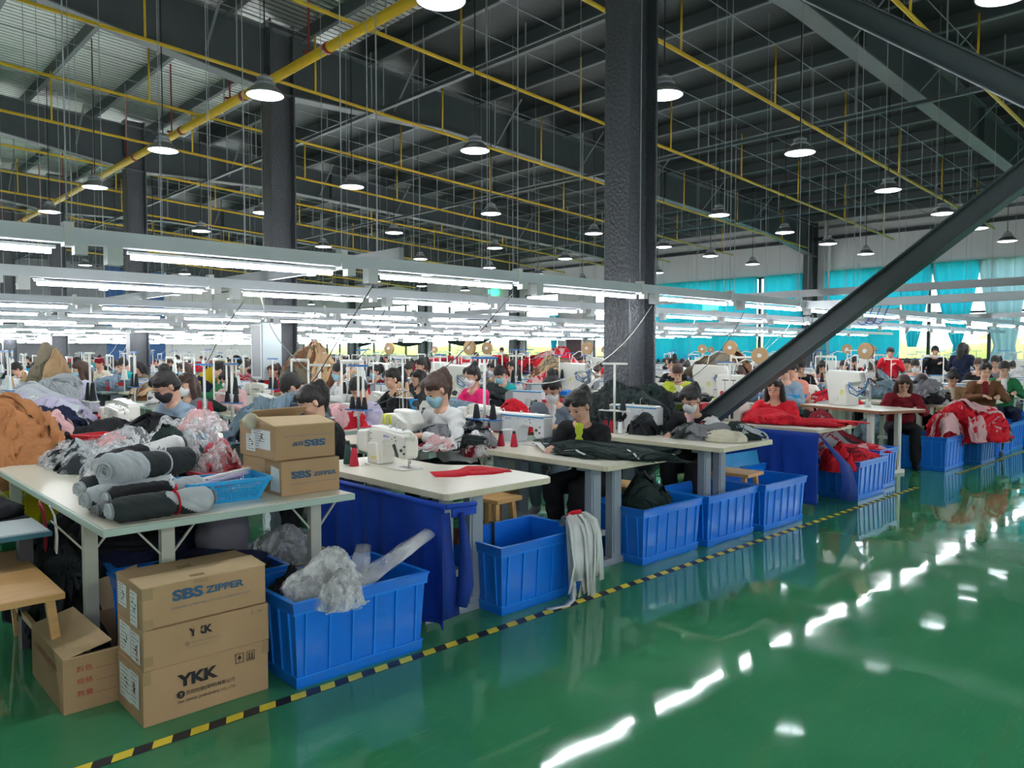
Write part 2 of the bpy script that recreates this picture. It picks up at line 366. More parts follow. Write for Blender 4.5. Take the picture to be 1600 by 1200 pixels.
def garment_heap_mesh(seed, nm=1, patches=24, amp=1.0, ps=1.0, **k):
    """an uneven mound of many draped, overlapping, folded cloth pieces"""
    rnd = random.Random(seed*17+3); so = Vector((seed*5.3, seed*1.7, seed*.9)); mb = MB()
    pk = [(rnd.uniform(-.5, .5), rnd.uniform(-.5, .5), rnd.uniform(.05, .2)) for _ in range(3)]
    def surf(px, py, off):
        s = math.hypot(px, py); th = math.atan2(py, px); t = min(s, PI/2)
        lump = 1+.30*noise.noise(Vector((math.cos(th)*1.6, math.sin(th)*1.6, 0))+so)
        hz = .74+.42*noise.noise(Vector((px*1.5, py*1.5, 3))+so)+sum(h*math.exp(-((px-a)**2+(py-b)**2)*6) for a, b, h in pk)
        r = math.sin(t)*lump; z = (math.cos(t)**1.15*hz) if t < PI/2 else 0
        if s > PI/2: r += (s-PI/2)*.7
        r += off*math.sin(t); z += off*(.35+.65*math.cos(t))
        return (r*math.cos(th), r*math.sin(th), max(0.0, z))
    N, K = 26, 10
    for i in range(K+1):
        for k_ in range(N): a = 2*PI*k_/N; s = PI/2*i/K; mb.v.append(surf(s*math.cos(a), s*math.sin(a), -.03))
    for i in range(K):
        for k_ in range(N): j = (k_+1) % N; mb.f.append([i*N+k_, (i+1)*N+k_, (i+1)*N+j, i*N+j]); mb.m.append(0); mb.sm.append(True)
    for q in range(patches):
        e = rnd.uniform(.1, 1.4)**.9 if q else .2; a = rnd.uniform(0, 2*PI); cx, cy = e*math.cos(a), e*math.sin(a); ph = a+rnd.gauss(0, .9); w_ = rnd.uniform(.16, .42)*ps; l_ = rnd.uniform(.4, .95)*ps
        G, H_ = 16, 18; o = len(mb.v); mi = rnd.randrange(nm) if q >= nm else q % nm; base = .02+.2*q/patches; f1 = rnd.uniform(1.2, 2.4); f2 = rnd.uniform(.3, .7); tilt = rnd.uniform(-.05, .05); bend = rnd.uniform(-.5, .5)
        cu, su = math.cos(ph), math.sin(ph)
        for i in range(G+1):
            for j in range(H_+1):
                u = (i/G-.5)*2; v = (j/H_-.5)*2; wob = 1+.25*noise.noise(Vector((u*2, v*2, q+seed)))
                lx, ly = v*l_*wob, u*w_*wob*(1-.3*v*v)+bend*v*v*.3; x = cx+lx*cu-ly*su; y = cy+lx*su+ly*cu
                rid = 1-abs(noise.noise(Vector((u*f1*1.5, v*f2, q*3.1+seed))))*4.5; rid2 = 1-abs(noise.noise(Vector((u*f1*3+v*.8, v*f2*2.5, q*1.3+seed))))*4
                edge = max(abs(u), abs(v)); mb.v.append(surf(x, y, base+amp*(.09*max(-.4, rid)+.045*max(-.5, rid2))+tilt*u-(.035 if edge > .97 else 0)))
        for i in range(G):
            for j in range(H_): a_ = o+i*(H_+1)+j; mb.f.append([a_, a_+1, a_+H_+2, a_+H_+1]); mb.m.append(mi); mb.sm.append(True)
    return mb.mesh('cloth')
_hm = {}
def heap(name, label, cat, c, r, h, mats, seed=1, group=None, parent=None, rz=0, **k):
    if isinstance(mats, str): mats = [mats]
    key = (seed, len(mats), tuple(sorted(k.items())))
    if key not in _hm:
        if name in ('cushion', 'white_padding') or k.get('dome'):
            kk = dict(k); kk.pop('dome', None); me = heap_mesh(seed, nm=len(mats), **kk)
        else: me = garment_heap_mesh(seed, nm=len(mats), patches=k.get('patches', 40 if k.get('n', 44) > 50 else 22), amp=.7+max(0, k.get('fold', .22)-.15)*2, ps=k.get('ps', 1.0))
        for x in mats: me.materials.append(M[x])
        _hm[key] = me
    o = mk(name, _hm[key], mats, parent); o.location = c; o.rotation_euler = (0, 0, rz); o.scale = (r[0], r[1], h)
    if label: tag(o, label, cat, group)
    return o
def strip(mb, pts, w, side, th=.003, mi=0):
    """ribbon of cloth along pts, width w along side vector(s)"""
    o = len(mb.v); N = len(pts)
    for i, p in enumerate(pts):
        s_ = Vector(side[i] if isinstance(side, list) else side); ww = w[i] if isinstance(w, list) else w
        mb.v.append(tuple(Vector(p)-s_*ww/2)); mb.v.append(tuple(Vector(p)+s_*ww/2))
    for i in range(N-1):
        mb.f.append([o+2*i, o+2*i+1, o+2*i+3, o+2*i+2]); mb.m.append(mi); mb.sm.append(True)
def solid(o, th=.003):
    m = o.modifiers.new('thickness', 'SOLIDIFY'); m.thickness = th; m.offset = 0; return o
random.seed(4)
ORD = ['first', 'second', 'third', 'fourth', 'fifth', 'sixth', 'seventh', 'eighth', 'ninth', 'tenth', 'eleventh', 'twelfth', 'thirteenth', 'fourteenth', 'fifteenth', 'sixteenth', 'seventeenth', 'eighteenth', 'nineteenth', 'twentieth', 'twenty-first', 'twenty-second']
# ================================================================ THE HALL
WX, WY = 27.9, 53.0          # window wall, end wall
SX, SY = -9.0, -14.0         # walls behind the camera
COLY = [5.09+8*k for k in range(-2, 6)]
def zr(X): return 7.62-.0515*(X-3.0)      # underside of the roof
struct('floor', MB().box(SX, WX+.3, SY, WY+.3, -.2, 0), 'floor')
mb = MB(); mb.add([(SX, SY, zr(SX)), (WX+.3, SY, zr(WX+.3)), (WX+.3, WY+.3, zr(WX+.3)), (SX, WY+.3, zr(SX)),
                   (SX, SY, zr(SX)+.15), (WX+.3, SY, zr(WX+.3)+.15), (WX+.3, WY+.3, zr(WX+.3)+.15), (SX, WY+.3, zr(SX)+.15)],
                  [(0, 1, 2, 3), (7, 6, 5, 4), (0, 4, 5, 1), (1, 5, 6, 2), (2, 6, 7, 3), (3, 7, 4, 0)])
mb.m = [1]*len(mb.f)
XF = 8.0  # bright foil ends here; the roof's shaded look past it is painted
mb.add([(SX, SY, zr(SX)-.004), (XF, SY, zr(XF)-.004), (XF, WY, zr(XF)-.004), (SX, WY, zr(SX)-.004)], [(0, 1, 2, 3)], 0)
struct('ceiling', mb, ['foil', 'roof_shaded'])
struct('wall_left', MB().box(SX-.2, SX, SY, WY, 0, 8.2), 'wall_grey')
struct('wall_front', MB().box(SX, WX, SY-.2, SY, 0, 8.2), 'wall_grey')
# far end wall: grey, blue and white panels
mb = MB()
for a, b, mi in ((SX, 14.6, 1), (14.6, 18.2, 2), (18.2, WX+.2, 0)): mb.box(a, b, WY, WY+.2, 0, 8.2, mi)
for i in range(26): mb.box(SX+i*1.45, SX+i*1.45+.03, WY-.012, WY, 2.6, 7.0, 1)
struct('wall_back', mb, ['wall_white', 'wall_dark', 'wall_blue'])
# window wall with openings; sill 1.2, head 4.42
mb = MB(); Z0, Z1 = 1.2, 4.42
mb.box(WX, WX+.25, SY, WY, 0, Z0); mb.box(WX, WX+.25, SY, WY, Z1, 7.4)
bays = [(-10.5, -3.3), (-2.5, 4.7), (5.5, 12.7), (13.5, 20.7), (22.8, 23.9), (26.2, 28.6), (29.6, 36.7), (37.5, 44.7), (45.5, 52.4)]
ys = [SY]+[v for b in bays for v in b]+[WY]
for i in range(0, len(ys), 2): mb.box(WX, WX+.25, ys[i], ys[i+1], Z0, Z1)
for i in range(60):
    y = SY+.5+i*1.1
    if y < WY: mb.box(WX-.008, WX, y, y+.02, Z1+.05, 6.0)
struct('wall_right', mb, 'wall_grey')
for i, (a, b) in enumerate(bays):
    n = max(1, round((b-a)/1.8)); mb = MB(); t = .06
    mb.box(WX+.05, WX+.13, a, b, Z0, Z0+t); mb.box(WX+.05, WX+.13, a, b, Z1-t, Z1); mb.box(WX+.05, WX+.13, a, b, 2.75, 2.82)
    for k in range(n+1):
        y = a+(b-a)*k/n; mb.box(WX+.04, WX+.14, max(a, y-.05), min(b, y+.05), Z0, Z1)
    f = struct('window_%d' % (i+1), mb, 'frame_dark')
    MB().box(WX+.085, WX+.09, a+.03, b-.03, Z0+.03, Z1-.03).build('pane', 'glass', f)
mb = MB().box(WX-.12, WX, SY, WY, 5.6, 5.72); struct('trim_1', mb, 'frame_dark')
mb = MB().box(WX-.05, WX, SY, WY, 6.02, 6.12); struct('trim_2', mb, 'steel_grey')
d1 = struct('door_1', MB().box(WX-.06, WX, 24.55, 25.55, 0, 2.25), 'door_red')
mb = MB(); mb.box(WX-.1, WX, 24.4, 24.55, 0, 2.4); mb.box(WX-.1, WX, 25.55, 25.7, 0, 2.4); mb.box(WX-.1, WX, 24.55, 25.55, 2.25, 2.4); mb.build('door_frame', 'plastic_white', d1)
MB().box(WX-.12, WX-.06, 24.65, 24.72, 1.0, 1.15).build('door_handle', 'chrome', d1)
# outside greenery seen through the windows
def hedge(name, label, p0, p1, seed, zt):
    mb = MB(); n = 70; m = 12; p0 = Vector(p0); p1 = Vector(p1); dr = (p1-p0).normalized(); nr = Vector((dr.y, -dr.x, 0))
    for i in range(n+1):
        for k in range(m+1):
            q = p0.lerp(p1, i/n); a = PI*k/m; hh = zt*(1+.25*noise.noise(q*.4+Vector((seed, 0, 0))))
            s = 1+.3*noise.noise(Vector((i*.5, k*.7, seed)))
            mb.v.append(tuple(q+nr*math.cos(a)*1.6*s+Vector((0, 0, math.sin(a)*hh*s))))
    for i in range(n):
        for k in range(m): a = i*(m+1)+k; mb.f.append([a, a+1, a+m+2, a+m+1]); mb.m.append(0); mb.sm.append(True)
    return tag(mb.build(name, 'foliage'), label, 'hedge')
hedge('hedge', 'bright yellow-green hedge outside the window wall', (WX+5, -14, -.3), (WX+5, 60, -.3), 2, 2.1)
tag(MB().box(WX+.25, WX+12, -30, 70, -.4, -.15).build('outside_ground', 'foliage'), None, None, kind='structure')
# columns
def column(name, x, y, top, label, coat):
    t = thing(name, label, 'column', (x, y, 0))
    h, wf, tf, tw = .30, .30, .035, .03
    mb = MB(); I = [(-h, -wf/1.0*.5), ]
    fl = .17
    pts = [(-.24, -fl), (-.24+tf, -fl), (-.24+tf, -tw), (.24-tf, -tw), (.24-tf, -fl), (.24, -fl), (.24, fl), (.24-tf, fl), (.24-tf, tw), (-.24+tf, tw), (-.24+tf, fl), (-.24, fl)]
    mb.prism(pts, .02, top); mb.build('shaft', coat, t, bev=.012)
    MB().box(-.3, .3, -.25, .25, 0, .02).build('base_plate', 'steel_dark', t)
    return t
cl = {-1: 'textured dark steel column behind the camera aisle', 0: 'large textured dark grey column behind the black garment heap', 1: 'dark grey column carrying the pale electrical cabinet',
      2: 'dark column third from the aisle, left of the cabinet column', 3: 'dark column fourth from the aisle in front of the blue wall', 4: 'dark column farthest left near the grey end wall', 5: 'dark column at the far end of the line, beside the end wall'}
for k in range(-1, 6):
    column('steel_column', 6.55, 5.09+8*k, zr(6.5)-.05, cl[k], 'steel_coat')
wl = ['wall column at the near window bay, mostly off to the right', 'wall column beside the pale downpipe', 'wall column second beyond the downpipe', 'wall column third beyond the downpipe', 'wall column fourth beyond the downpipe', 'wall column nearest the far corner']
for k in range(0, 6):
    column('wall_column', WX-.27, 5.09+8*k, zr(WX)-.05, wl[k], 'steel_dark')
tag(MB().tube([(WX-.12, 12.45, 0), (WX-.12, 12.45, 5.3), (WX-.12, 12.6, 5.7), (WX-.12, 12.6, 6.2)], .06, 10).build('downpipe', 'plastic_white'), 'pale round downpipe beside the wall column', 'pipe')
# rafters (tapered I beams) on every frame
def rafter(y, label):
    t = thing('roof_beam', label, 'roof beam', (0, y, 0))
    st = [(SX, 1.0), (-2, .75), (2.6, .72), (6.55, 1.08), (10.2, .78), (16, .76), (22, .72), (25, .8), (WX-.02, 1.1)]
    mb = MB(); zt = lambda x: zr(x)-.22
    for i in range(len(st)-1):
        (xa, da), (xb, db) = st[i], st[i+1]
        for (ya, yb, fa, fb) in ((-.012, .012, 0, 1), (-.14, .14, -1, 0), (-.14, .14, 1, 2)):
            if fa == 0: q = [(xa, zt(xa)-da), (xb, zt(xb)-db), (xb, zt(xb)), (xa, zt(xa))]; mi = 0
            elif fa == -1: q = [(xa, zt(xa)-da-.025), (xb, zt(xb)-db-.025), (xb, zt(xb)-db), (xa, zt(xa)-da)]; mi = 1
            else: q = [(xa, zt(xa)), (xb, zt(xb)), (xb, zt(xb)+.025), (xa, zt(xa)+.025)]; mi = 1
            mb.prism(q, ya, yb, 'y', mi)
    mb.build('beam', ['steel_dark', 'steel_grey'], t)
    for x in (6.3, 6.8, 12.2, 18.3, 24.2):
        MB().box(x-.01, x+.01, -.13, .13, zt(x)-.72, zt(x)).build('stiffener_plate', 'steel_dark', t)
    for x in (2.5, 5.2, 9.0, 11.8, 14.6, 17.4, 20.2, 23):
        d = .74
        for sgn in (-1, 1):
            MB().bar((x, sgn*.1, zt(x)-d), (x, sgn*.9, zr(x)-.15), .045, .01).build('fly_brace', 'steel_grey', t)
    return t
rl = ['above the camera aisle', 'over the large textured column', 'over the column with the electrical cabinet', 'on the third frame back', 'on the fourth frame back', 'on the fifth frame back', 'nearest the end wall']
for i, k in enumerate(range(-1, 6)): rafter(5.09+8*k, 'dark tapered steel roof beam '+rl[i])
# purlins along Y
proto = None
n = 0
for i in range(26):
    x = SX+.4+i*1.42
    if x > WX: break
    if proto is None:
        mb = MB(); mb.prism([(-.04, -.22), (-.02, -.22), (-.02, 0), (-.04, 0)], SY, WY, 'y'); mb.prism([(-.04, -.24), (.04, -.24), (.04, -.22), (-.04, -.22)], SY, WY, 'y', 1)
        proto = mb.mesh('purlin')
    o = mk('purlin', proto, ['purlin', 'steel_grey']); o.location = (x, 0, zr(x)-.002)
    tag(o, 'dark roof purlin running across the beams under the foil', 'purlin', 'roof purlins')
# thin tie rods along X and hanging steel frame
rod = MB().box(SX, WX, -.006, .006, -.006, .006).mesh('tie_rod')
k = 0
y = -3.0
while y < WY:
    o = mk('tie_rod', rod, 'galv'); o.location = (0, y, zr(0)-.24); o.rotation_euler = (0, math.atan(.0515), 0)
    tag(o, 'thin grey tie rod under the roof purlins', 'rod', 'roof tie rods'); y += 1.33 if k % 2 else 1.1; k += 1
def track(x, z, label, y0=-3, y1=WY-.1):
    t = thing('ceiling_track', label, 'track', (x, 0, z))
    mb = MB(); mb.box(-.045, .045, y0, y1, 0, .012); mb.box(-.045, -.033, y0, y1, .012, .06); mb.box(.033, .045, y0, y1, .012, .06); mb.build('channel', 'steel_dark', t)
    yy = y0+.6
    while yy < min(y1, 42):
        MB().box(-.012, .012, yy-.012, yy+.012, .01, zr(x)-z-.01).build('hanger', 'galv', t); yy += 1.7
track(8.4, 6.12, 'dark ceiling channel crossing behind the cabinet column'); track(14.6, 5.85, 'dark ceiling channel over the middle rows'); track(21.5, 5.5, 'dark ceiling channel nearest the window wall')
# yellow sprinkler pipes
t = thing('main_sprinkler_pipe', 'thick yellow main sprinkler pipe crossing to the upper left', 'pipe', (5.9, 0, 5.98))
MB().tube([(0, -3, 0), (0, WY-3, 0)], .075, 12).build('pipe', 'pipe_yellow', t)
for i in range(13):
    y = 4.4+2.9*i; MB().tube([(0, y-.05, 0), (0, y+.05, 0)], .088, 12).build('coupling', 'pipe_red', t)
    mb = MB(); mb.box(-.09, .09, y+.55, y+.6, .07, .1); mb.box(-.01, .01, y+.56, y+.59, .08, zr(5.9)-5.98); mb.build('hanger_clamp', 'pipe_red', t)
def zp(x): return 6.51-.0515*x
for i in range(14):
    y = 3.86+2.9*i-2.9
    t = thing('sprinkler_branch_pipe', 'thin yellow sprinkler branch pipe, %s back from the aisle' % ORD[i], 'pipe', (0, y, 0), group='yellow sprinkler branch pipes')
    MB().tube([(-1.5, 0, zp(-1.5)), (26.2, 0, zp(26.2))], .03, 8).build('pipe', 'pipe_yellow', t)
    mb = None
    x = 1.2+(i % 2)*1.0
    while x < 26:
        MB().tube([(x, 0, zp(x)), (x, 0, zr(x)-.22)], .018, 6).build('riser', 'pipe_yellow', t)
        x += 2.9
        if x < 26: MB().box(x-1.46, x-1.44, -.01, .01, zp(x-1.45), zr(x)).build('hanger', 'galv', t)
# diagonal braces in the line of the columns
def brace(name, p0, p1, label):
    t = thing(name, label, 'brace', p0); d = Vector(p1)-Vector(p0); L = d.length
    u = d.normalized(); n_ = Vector((1, 0, 0)); v = n_.cross(u).normalized()
    T = Matrix(((n_.x, v.x, u.x, 0), (n_.y, v.y, u.y, 0), (n_.z, v.z, u.z, 0), (0, 0, 0, 1)))
    mb = MB(); mb.box(-.07, .07, -.085, -.072, 0, L, 0, T); mb.box(-.07, .07, .072, .085, 0, L, 0, T); mb.box(-.02, .02, -.072, .072, 0, L, 0, T)
    mb.build('beam', 'steel_dark', t, bev=.004)
    MB().box(-.1, .1, -.15, .15, 0, .02, 0, T).build('end_plate', 'steel_dark', t)
brace('diagonal_brace', (6.45, 4.84, .27), (6.45, -2.6, 5.80), 'dark steel diagonal brace rising right from behind the seated workers')
brace('diagonal_brace', (6.25, 4.86, 5.95), (6.25, -2.6, .12), 'dark steel diagonal brace descending from the top of the frame to the right edge')
# high-bay lamps
def lamp_proto():
    t = thing('high_bay_lamp', '', 'lamp', (0, 0, 0))
    mb = MB(); mb.lathe([(.225, 0), (.232, .004), (.20, .05), (.155, .095), (.12, .125), (.11, .13), (.222, .006)], 28, cap=False); mb.build('reflector', 'reflector', t)
    mb = MB(); mb.lathe([(.0001, -.022), (.08, -.02), (.15, -.012), (.2, -.002), (.221, .004)], 28); mb.build('lens', 'lens', t)
    mb = MB(); mb.lathe([(.125, .12), (.13, .135), (.13, .15), (.1, .16), (.095, .21), (.1, .215), (.06, .23), (.03, .26), (.012, .27)], 20); mb.build('housing', 'machine_grey', t)
    mb = MB(); mb.lathe([(.009, .26), (.009, 1)], 6); r = mb.build('rod', 'black', t)
    return t, r
lamp, lrod = lamp_proto(); index_children()
LX = [4.4, 7.85, 11.4, 14.9, 17.9, 20.3, 22.8]
LY = [-1.6, 2.0, 5.6, 9.15, 12.75, 16.5, 20.1, 23.7, 27.3, 30.9, 34.5, 38.1, 41.7]
first = True; rows_l = ['nearest', 'second', 'third', 'fourth', 'fifth', 'sixth', 'seventh']
for i, x in enumerate(LX):
    for j, y in enumerate(LY):
        z = 4.7-.02*(x-4)
        lab = 'hanging high bay lamp, %s lamp back in the %s line out from the camera' % (ORD[j], rows_l[i])
        if first: o = lamp; o['label'] = lab; o['group'] = 'high bay lamps under the roof'; o.location = (x, y, z); first = False
        else: o = dup(lamp, (x, y, z), label=lab, group='high bay lamps under the roof')
        for c in PAR.get(o.name, []):
            if c.name.startswith('rod'):
                L = zr(x)-z; c.scale = (1, 1, (L-.26)/.74); c.location = (0, 0, .26-.26*(L-.26)/.74)
# lighting rails over the machine rows
RY = [4.36, 6.5, 9.7, 11.9, 15.1, 17.3, 20.5, 22.7, 25.9, 28.1, 31.3, 33.5, 36.7, 38.9, 42.1, 44.3, 47.5, 49.7]
tube_me = MB().tube([(0, 0, 0), (1.2, 0, 0)], .014, 6).mesh('fluorescent_tube')
cap_me = MB().box(-.02, 1.22, -.012, .012, .016, .03).mesh('batten')
sock_me = MB().box(-.038, .038, -.035, .035, -.05, .045).mesh('socket_box')
small_me = MB().box(-.03, .03, -.03, .03, -.01, .045).mesh('starter_box')
brk_me = MB().box(-.022, .022, -.036, .036, .03, .15).mesh('rail_bracket')
def rail_row(y, idx, x0, x1, n0, n1, off, z=2.0, far=False):
    t = thing('lighting_rail', 'white lighting rail with fluorescent tubes, %s row back from the aisle' % ORD[idx] if idx >= 0 else 'white lighting rail on the far side of the aisle', 'light rail', (0, y, z), group='rows of lighting rails')
    mb = MB(); mb.box(x0, x1, -.03, .03, .045, .125); mb.build('rail', 'rail', t)
    for i in range(n0, n1):
        x = off+1.575*i
        o = mk('fluorescent_tube', tube_me, 'tube', t); o.location = (x, 0, 0)
        o = mk('batten', cap_me, 'plastic_white', t); o.location = (x, 0, 0)
        if not far or i % 2:
            o = mk('socket_box', sock_me, 'plastic_white', t); o.location = (x-.09, -.01, 0)
        if not far:
            o = mk('starter_box', small_me, 'plastic_white', t); o.location = (x+1.33, 0, 0)
        if i % 2 == 0 or not far:
            mb = MB(); mb.box(-.003, .003, -.003, .003, .16, zr(x)-z); o = mb.build('suspension_wire', 'galv', t); o.location = (x-.3, 0, 0)
            o = mk('rail_bracket', brk_me, 'plastic_white', t); o.location = (x-.3, 0, 0)
    return t
for i, y in enumerate(RY):
    off = 1.33-.14*0+(0 if i == 0 else (.0 if i == 1 else random.uniform(-.5, .5)))
    rail_row(y, i, -2.5, 26.4, -2, 15 if i < 12 else 15, off, 2.0 if i < 2 else 2.0+random.uniform(-.01, .03), far=i > 3)
for y in (-.75, -2.9, -6.0, -8.2): rail_row(y, -1, -6, 20, -4, 10, 1.2)
# conduits crossing the rows
def conduit(x, z, y0, y1, label, w=.05, m_='rail'):
    t = thing('cross_rail', label, 'rail', (x, 0, z)); MB().box(-w/2, w/2, y0, y1, 0, .09).build('rail', m_, t)
    y = y0+.3
    while y < y1: MB().box(-.004, .004, y-.004, y+.004, .09, zr(x)-z-.01).build('suspension_wire', 'galv', t); y += 2.2
conduit(9.05, 2.02, -12, 4.36, 'pale cross rail turning off the first lighting rail over the aisle')
conduit(9.75, 2.22, -12, 12, 'thin grey conduit crossing above the aisle', .03, 'galv')
conduit(3.1, 2.13, 4.4, 40, 'slim grey cross strut resting on the lighting rails, nearest one', .04, 'galv')
conduit(16.5, 2.13, -6, 40, 'slim grey cross strut resting on the lighting rails, farthest one', .04, 'galv')
# exit signs
for (p, l) in (((WX-.12, 30.9, 4.7), 'green exit sign high on the far window wall'), ((WX-.3, 17.3, 3.35), 'green exit sign in front of the teal curtains')):
    t = thing('exit_sign', l, 'sign', p)
    MB().box(-.03, .03, -.35, .35, -.15, .15).build('case', 'exit_green', t)
    text('lettering', 'EXIT', 'plastic_white', t, .4, .14, (-.033, .2, -.07), (0, -1, 0), (0, 0, 1), .02)
    MB().box(-.006, .006, -.006, .006, .15, zr(p[0])-p[2]).build('hanger', 'galv', t)
# curtains
def curtain(y0, y1, z0, z1, label, mt='curtain_teal', tie=None, group='window curtains', nz=16):
    """pleated curtain; tie = (centre y, half width, z of the knot)"""
    mb = MB(); n = max(24, int((y1-y0)*16)); x = WX-.17
    zs = [z0+(z1-z0)*i/nz for i in range(nz+1)]
    for z in zs:
        for i in range(n+1):
            u = i/n; y = y0+(y1-y0)*u; am = .035
            if tie:
                f = min(1, max(0, (z-tie[2])/(z1-tie[2]))) if z > tie[2] else (tie[2]-z)/1.2*.35
                f = f**.75; y = tie[0]+(y-tie[0])*(f+(1-f)*tie[1]/((y1-y0)/2)); am = .05
            mb.v.append((x+am*math.sin(i*.98+math.sin(i*.21+z*.3))+.02*noise.noise(Vector((y, z, 1))), y, z))
    for k in range(nz):
        for i in range(n): a = k*(n+1)+i; mb.f.append([a, a+1, a+n+2, a+n+1]); mb.m.append(0); mb.sm.append(True)
    return tag(mb.build('curtain', mt), label, 'curtain', group)
CZ0, CZ1 = .75, 4.44
curtain(9.95, 12.62, CZ0, CZ1, 'closed teal curtain just right of the downpipe')
curtain(8.9, 10.05, CZ0+.9, CZ1, 'teal curtain gathered to a knot, left of the open windows', tie=(9.55, .08, 1.5))
curtain(7.5, 9.0, 1.3, CZ1, 'teal curtain tied in a point between the two open panes', tie=(8.15, .06, 1.62))
curtain(6.2, 7.6, CZ0, CZ1, 'grey-teal curtain swept aside at the right of the open windows', 'curtain_grey', tie=(6.75, .28, 1.7))
curtain(4.6, 6.3, CZ0, CZ1, 'closed teal curtain at the right edge of the photo')
curtain(13.45, 15.0, CZ0, CZ1, 'closed teal curtain just left of the wall column')
curtain(15.3, 20.75, CZ0, CZ1, 'long closed teal curtain in the second window bay')
curtain(-2.5, 4.5, CZ0, CZ1, 'closed teal curtain off beyond the right edge')
curtain(26.0, 26.6, CZ0, 3.3, 'narrow dark teal curtain beside the far door', tie=(26.3, .1, 1.4))
# dark cloth valance over far windows
mb = MB(); n = 60
for k in range(7):
    for i in range(n+1):
        u = i/n; y = 29.8+14*u; sag = .55*abs(math.sin(u*PI*2.5))
        mb.v.append((WX-.6+.06*math.sin(i*1.3+k), y, 3.3-k*.16-sag*(k/6)))
for k in range(6):
    for i in range(n): a = k*(n+1)+i; mb.f.append([a, a+1, a+n+2, a+n+1]); mb.m.append(0); mb.sm.append(True)
tag(solid(mb.build('dark_valance', 'c_charcoal'), .01), 'dark sagging cloth hung across the far windows', 'cloth')
# floor tape
def ftape(x0, x1, label):
    mb = MB(); mb.box(x0, x1, 2.975, 3.035, 0, .0012, 0)
    x = x0+.03; p = .142
    while x < x1-.08:
        mb.add([(x, 2.977, .0018), (x+.072, 2.977, .0018), (x+.098, 3.033, .0018), (x+.026, 3.033, .0018)], [(0, 1, 2, 3)], 1); x += p
    tag(mb.build('floor_tape', ['tape_black', 'tape_yellow']), label, 'tape')
ftape(-1.5, 8.98, 'long yellow and black striped floor tape along the blue crates')
ftape(10.35, 26, 'far stretch of yellow and black striped floor tape')
# electrical cabinet on the second column
t = thing('electrical_cabinet', 'tall pale electrical cabinet fixed to the dark column', 'cabinet', (6.05, 12.75, 1.0))
MB().box(-.13, .22, -.22, .22, 0, 1.0).build('case', 'rail_side', t, bev=.01)
MB().box(-.145, -.13, -.20, .20, .03, .97).build('door', 'machine_grey', t)
mb = MB(); mb.box(-.15, -.145, -.20, -.17, .03, .97); mb.box(-.15, -.145, .17, .2, .03, .97); mb.box(-.15, -.145, -.17, .17, .94, .97); mb.box(-.15, -.145, -.17, .17, .03, .06); mb.build('door_frame', 'plastic_white', t)
MB().box(.22, .35, -.03, .03, .1, .14).build('mount', 'steel_dark', t)
# ================================================================ FURNITURE AND MACHINES
def rounded(x0, x1, y0, y1, r, n=4):
    p = []
    for cx, cy, a in ((x1-r, y1-r, 0), (x0+r, y1-r, 90), (x0+r, y0+r, 180), (x1-r, y0+r, 270)):
        for i in range(n+1): t = math.radians(a+90*i/n); p.append((cx+r*math.cos(t), cy+r*math.sin(t)))
    return p
def sew_table(x, y, label, group=None, w=.62, L=1.2, z=.76, edge='edge_cream', leg='leg_bluegrey', wide=0, posts=True, hi=True, top='top_cream'):
    """table whose low corner is x, y; long along y. wide = extra width of the near end on the operator side"""
    t = thing('sewing_table', label, 'table', (x, y, 0), group=group)
    if wide:
        pts = [(.02, 0), (w+wide-.06, 0), (w+wide-.02, .02), (w+wide, .06), (w+wide, .60), (w+wide-.03, .68), (w+.06, .78), (w, .88), (w, L-.02), (w-.02, L), (.02, L), (0, L-.02), (0, .02)]
    else: pts = rounded(0, w, 0, L, .03, 3)
    mb = MB(); mb.prism(pts, z-.035, z-.003, 'z', 0); mb.prism([((px-w/2)*.997+w/2, (py-L/2)*.997+L/2) for px, py in pts], z-.003, z, 'z', 1)
    mb.build('tabletop', [edge, top], t)
    for yy in (.28, L-.28):
        for xx in ((w*.32, w*.68) if hi else (w*.2, w*.8)):
            mb = MB(); a = .05 if hi else .028
            mb.box(xx-a, xx+a, yy-.03, yy+.03, .04, z-.06); mb.box(xx-a+.015, xx+a-.015, yy-.036, yy+.036, .08, z-.1)
            mb.build('leg', leg, t)
        MB().box(w*.08, w*.92, yy-.035, yy+.035, 0, .045).build('foot', leg, t)
        MB().box(w*.1, w*.9, yy-.03, yy+.03, z-.065, z-.035).build('top_bracket', leg, t)
    MB().box(w*.42, w*.58, .3, L-.3, .2, .24).build('crossbar', leg, t)
    if hi: MB().box(w*.62, w*.98, L*.55, L*.9, z-.13, z-.035).build('drawer', 'leg_bluegrey', t)
    return t
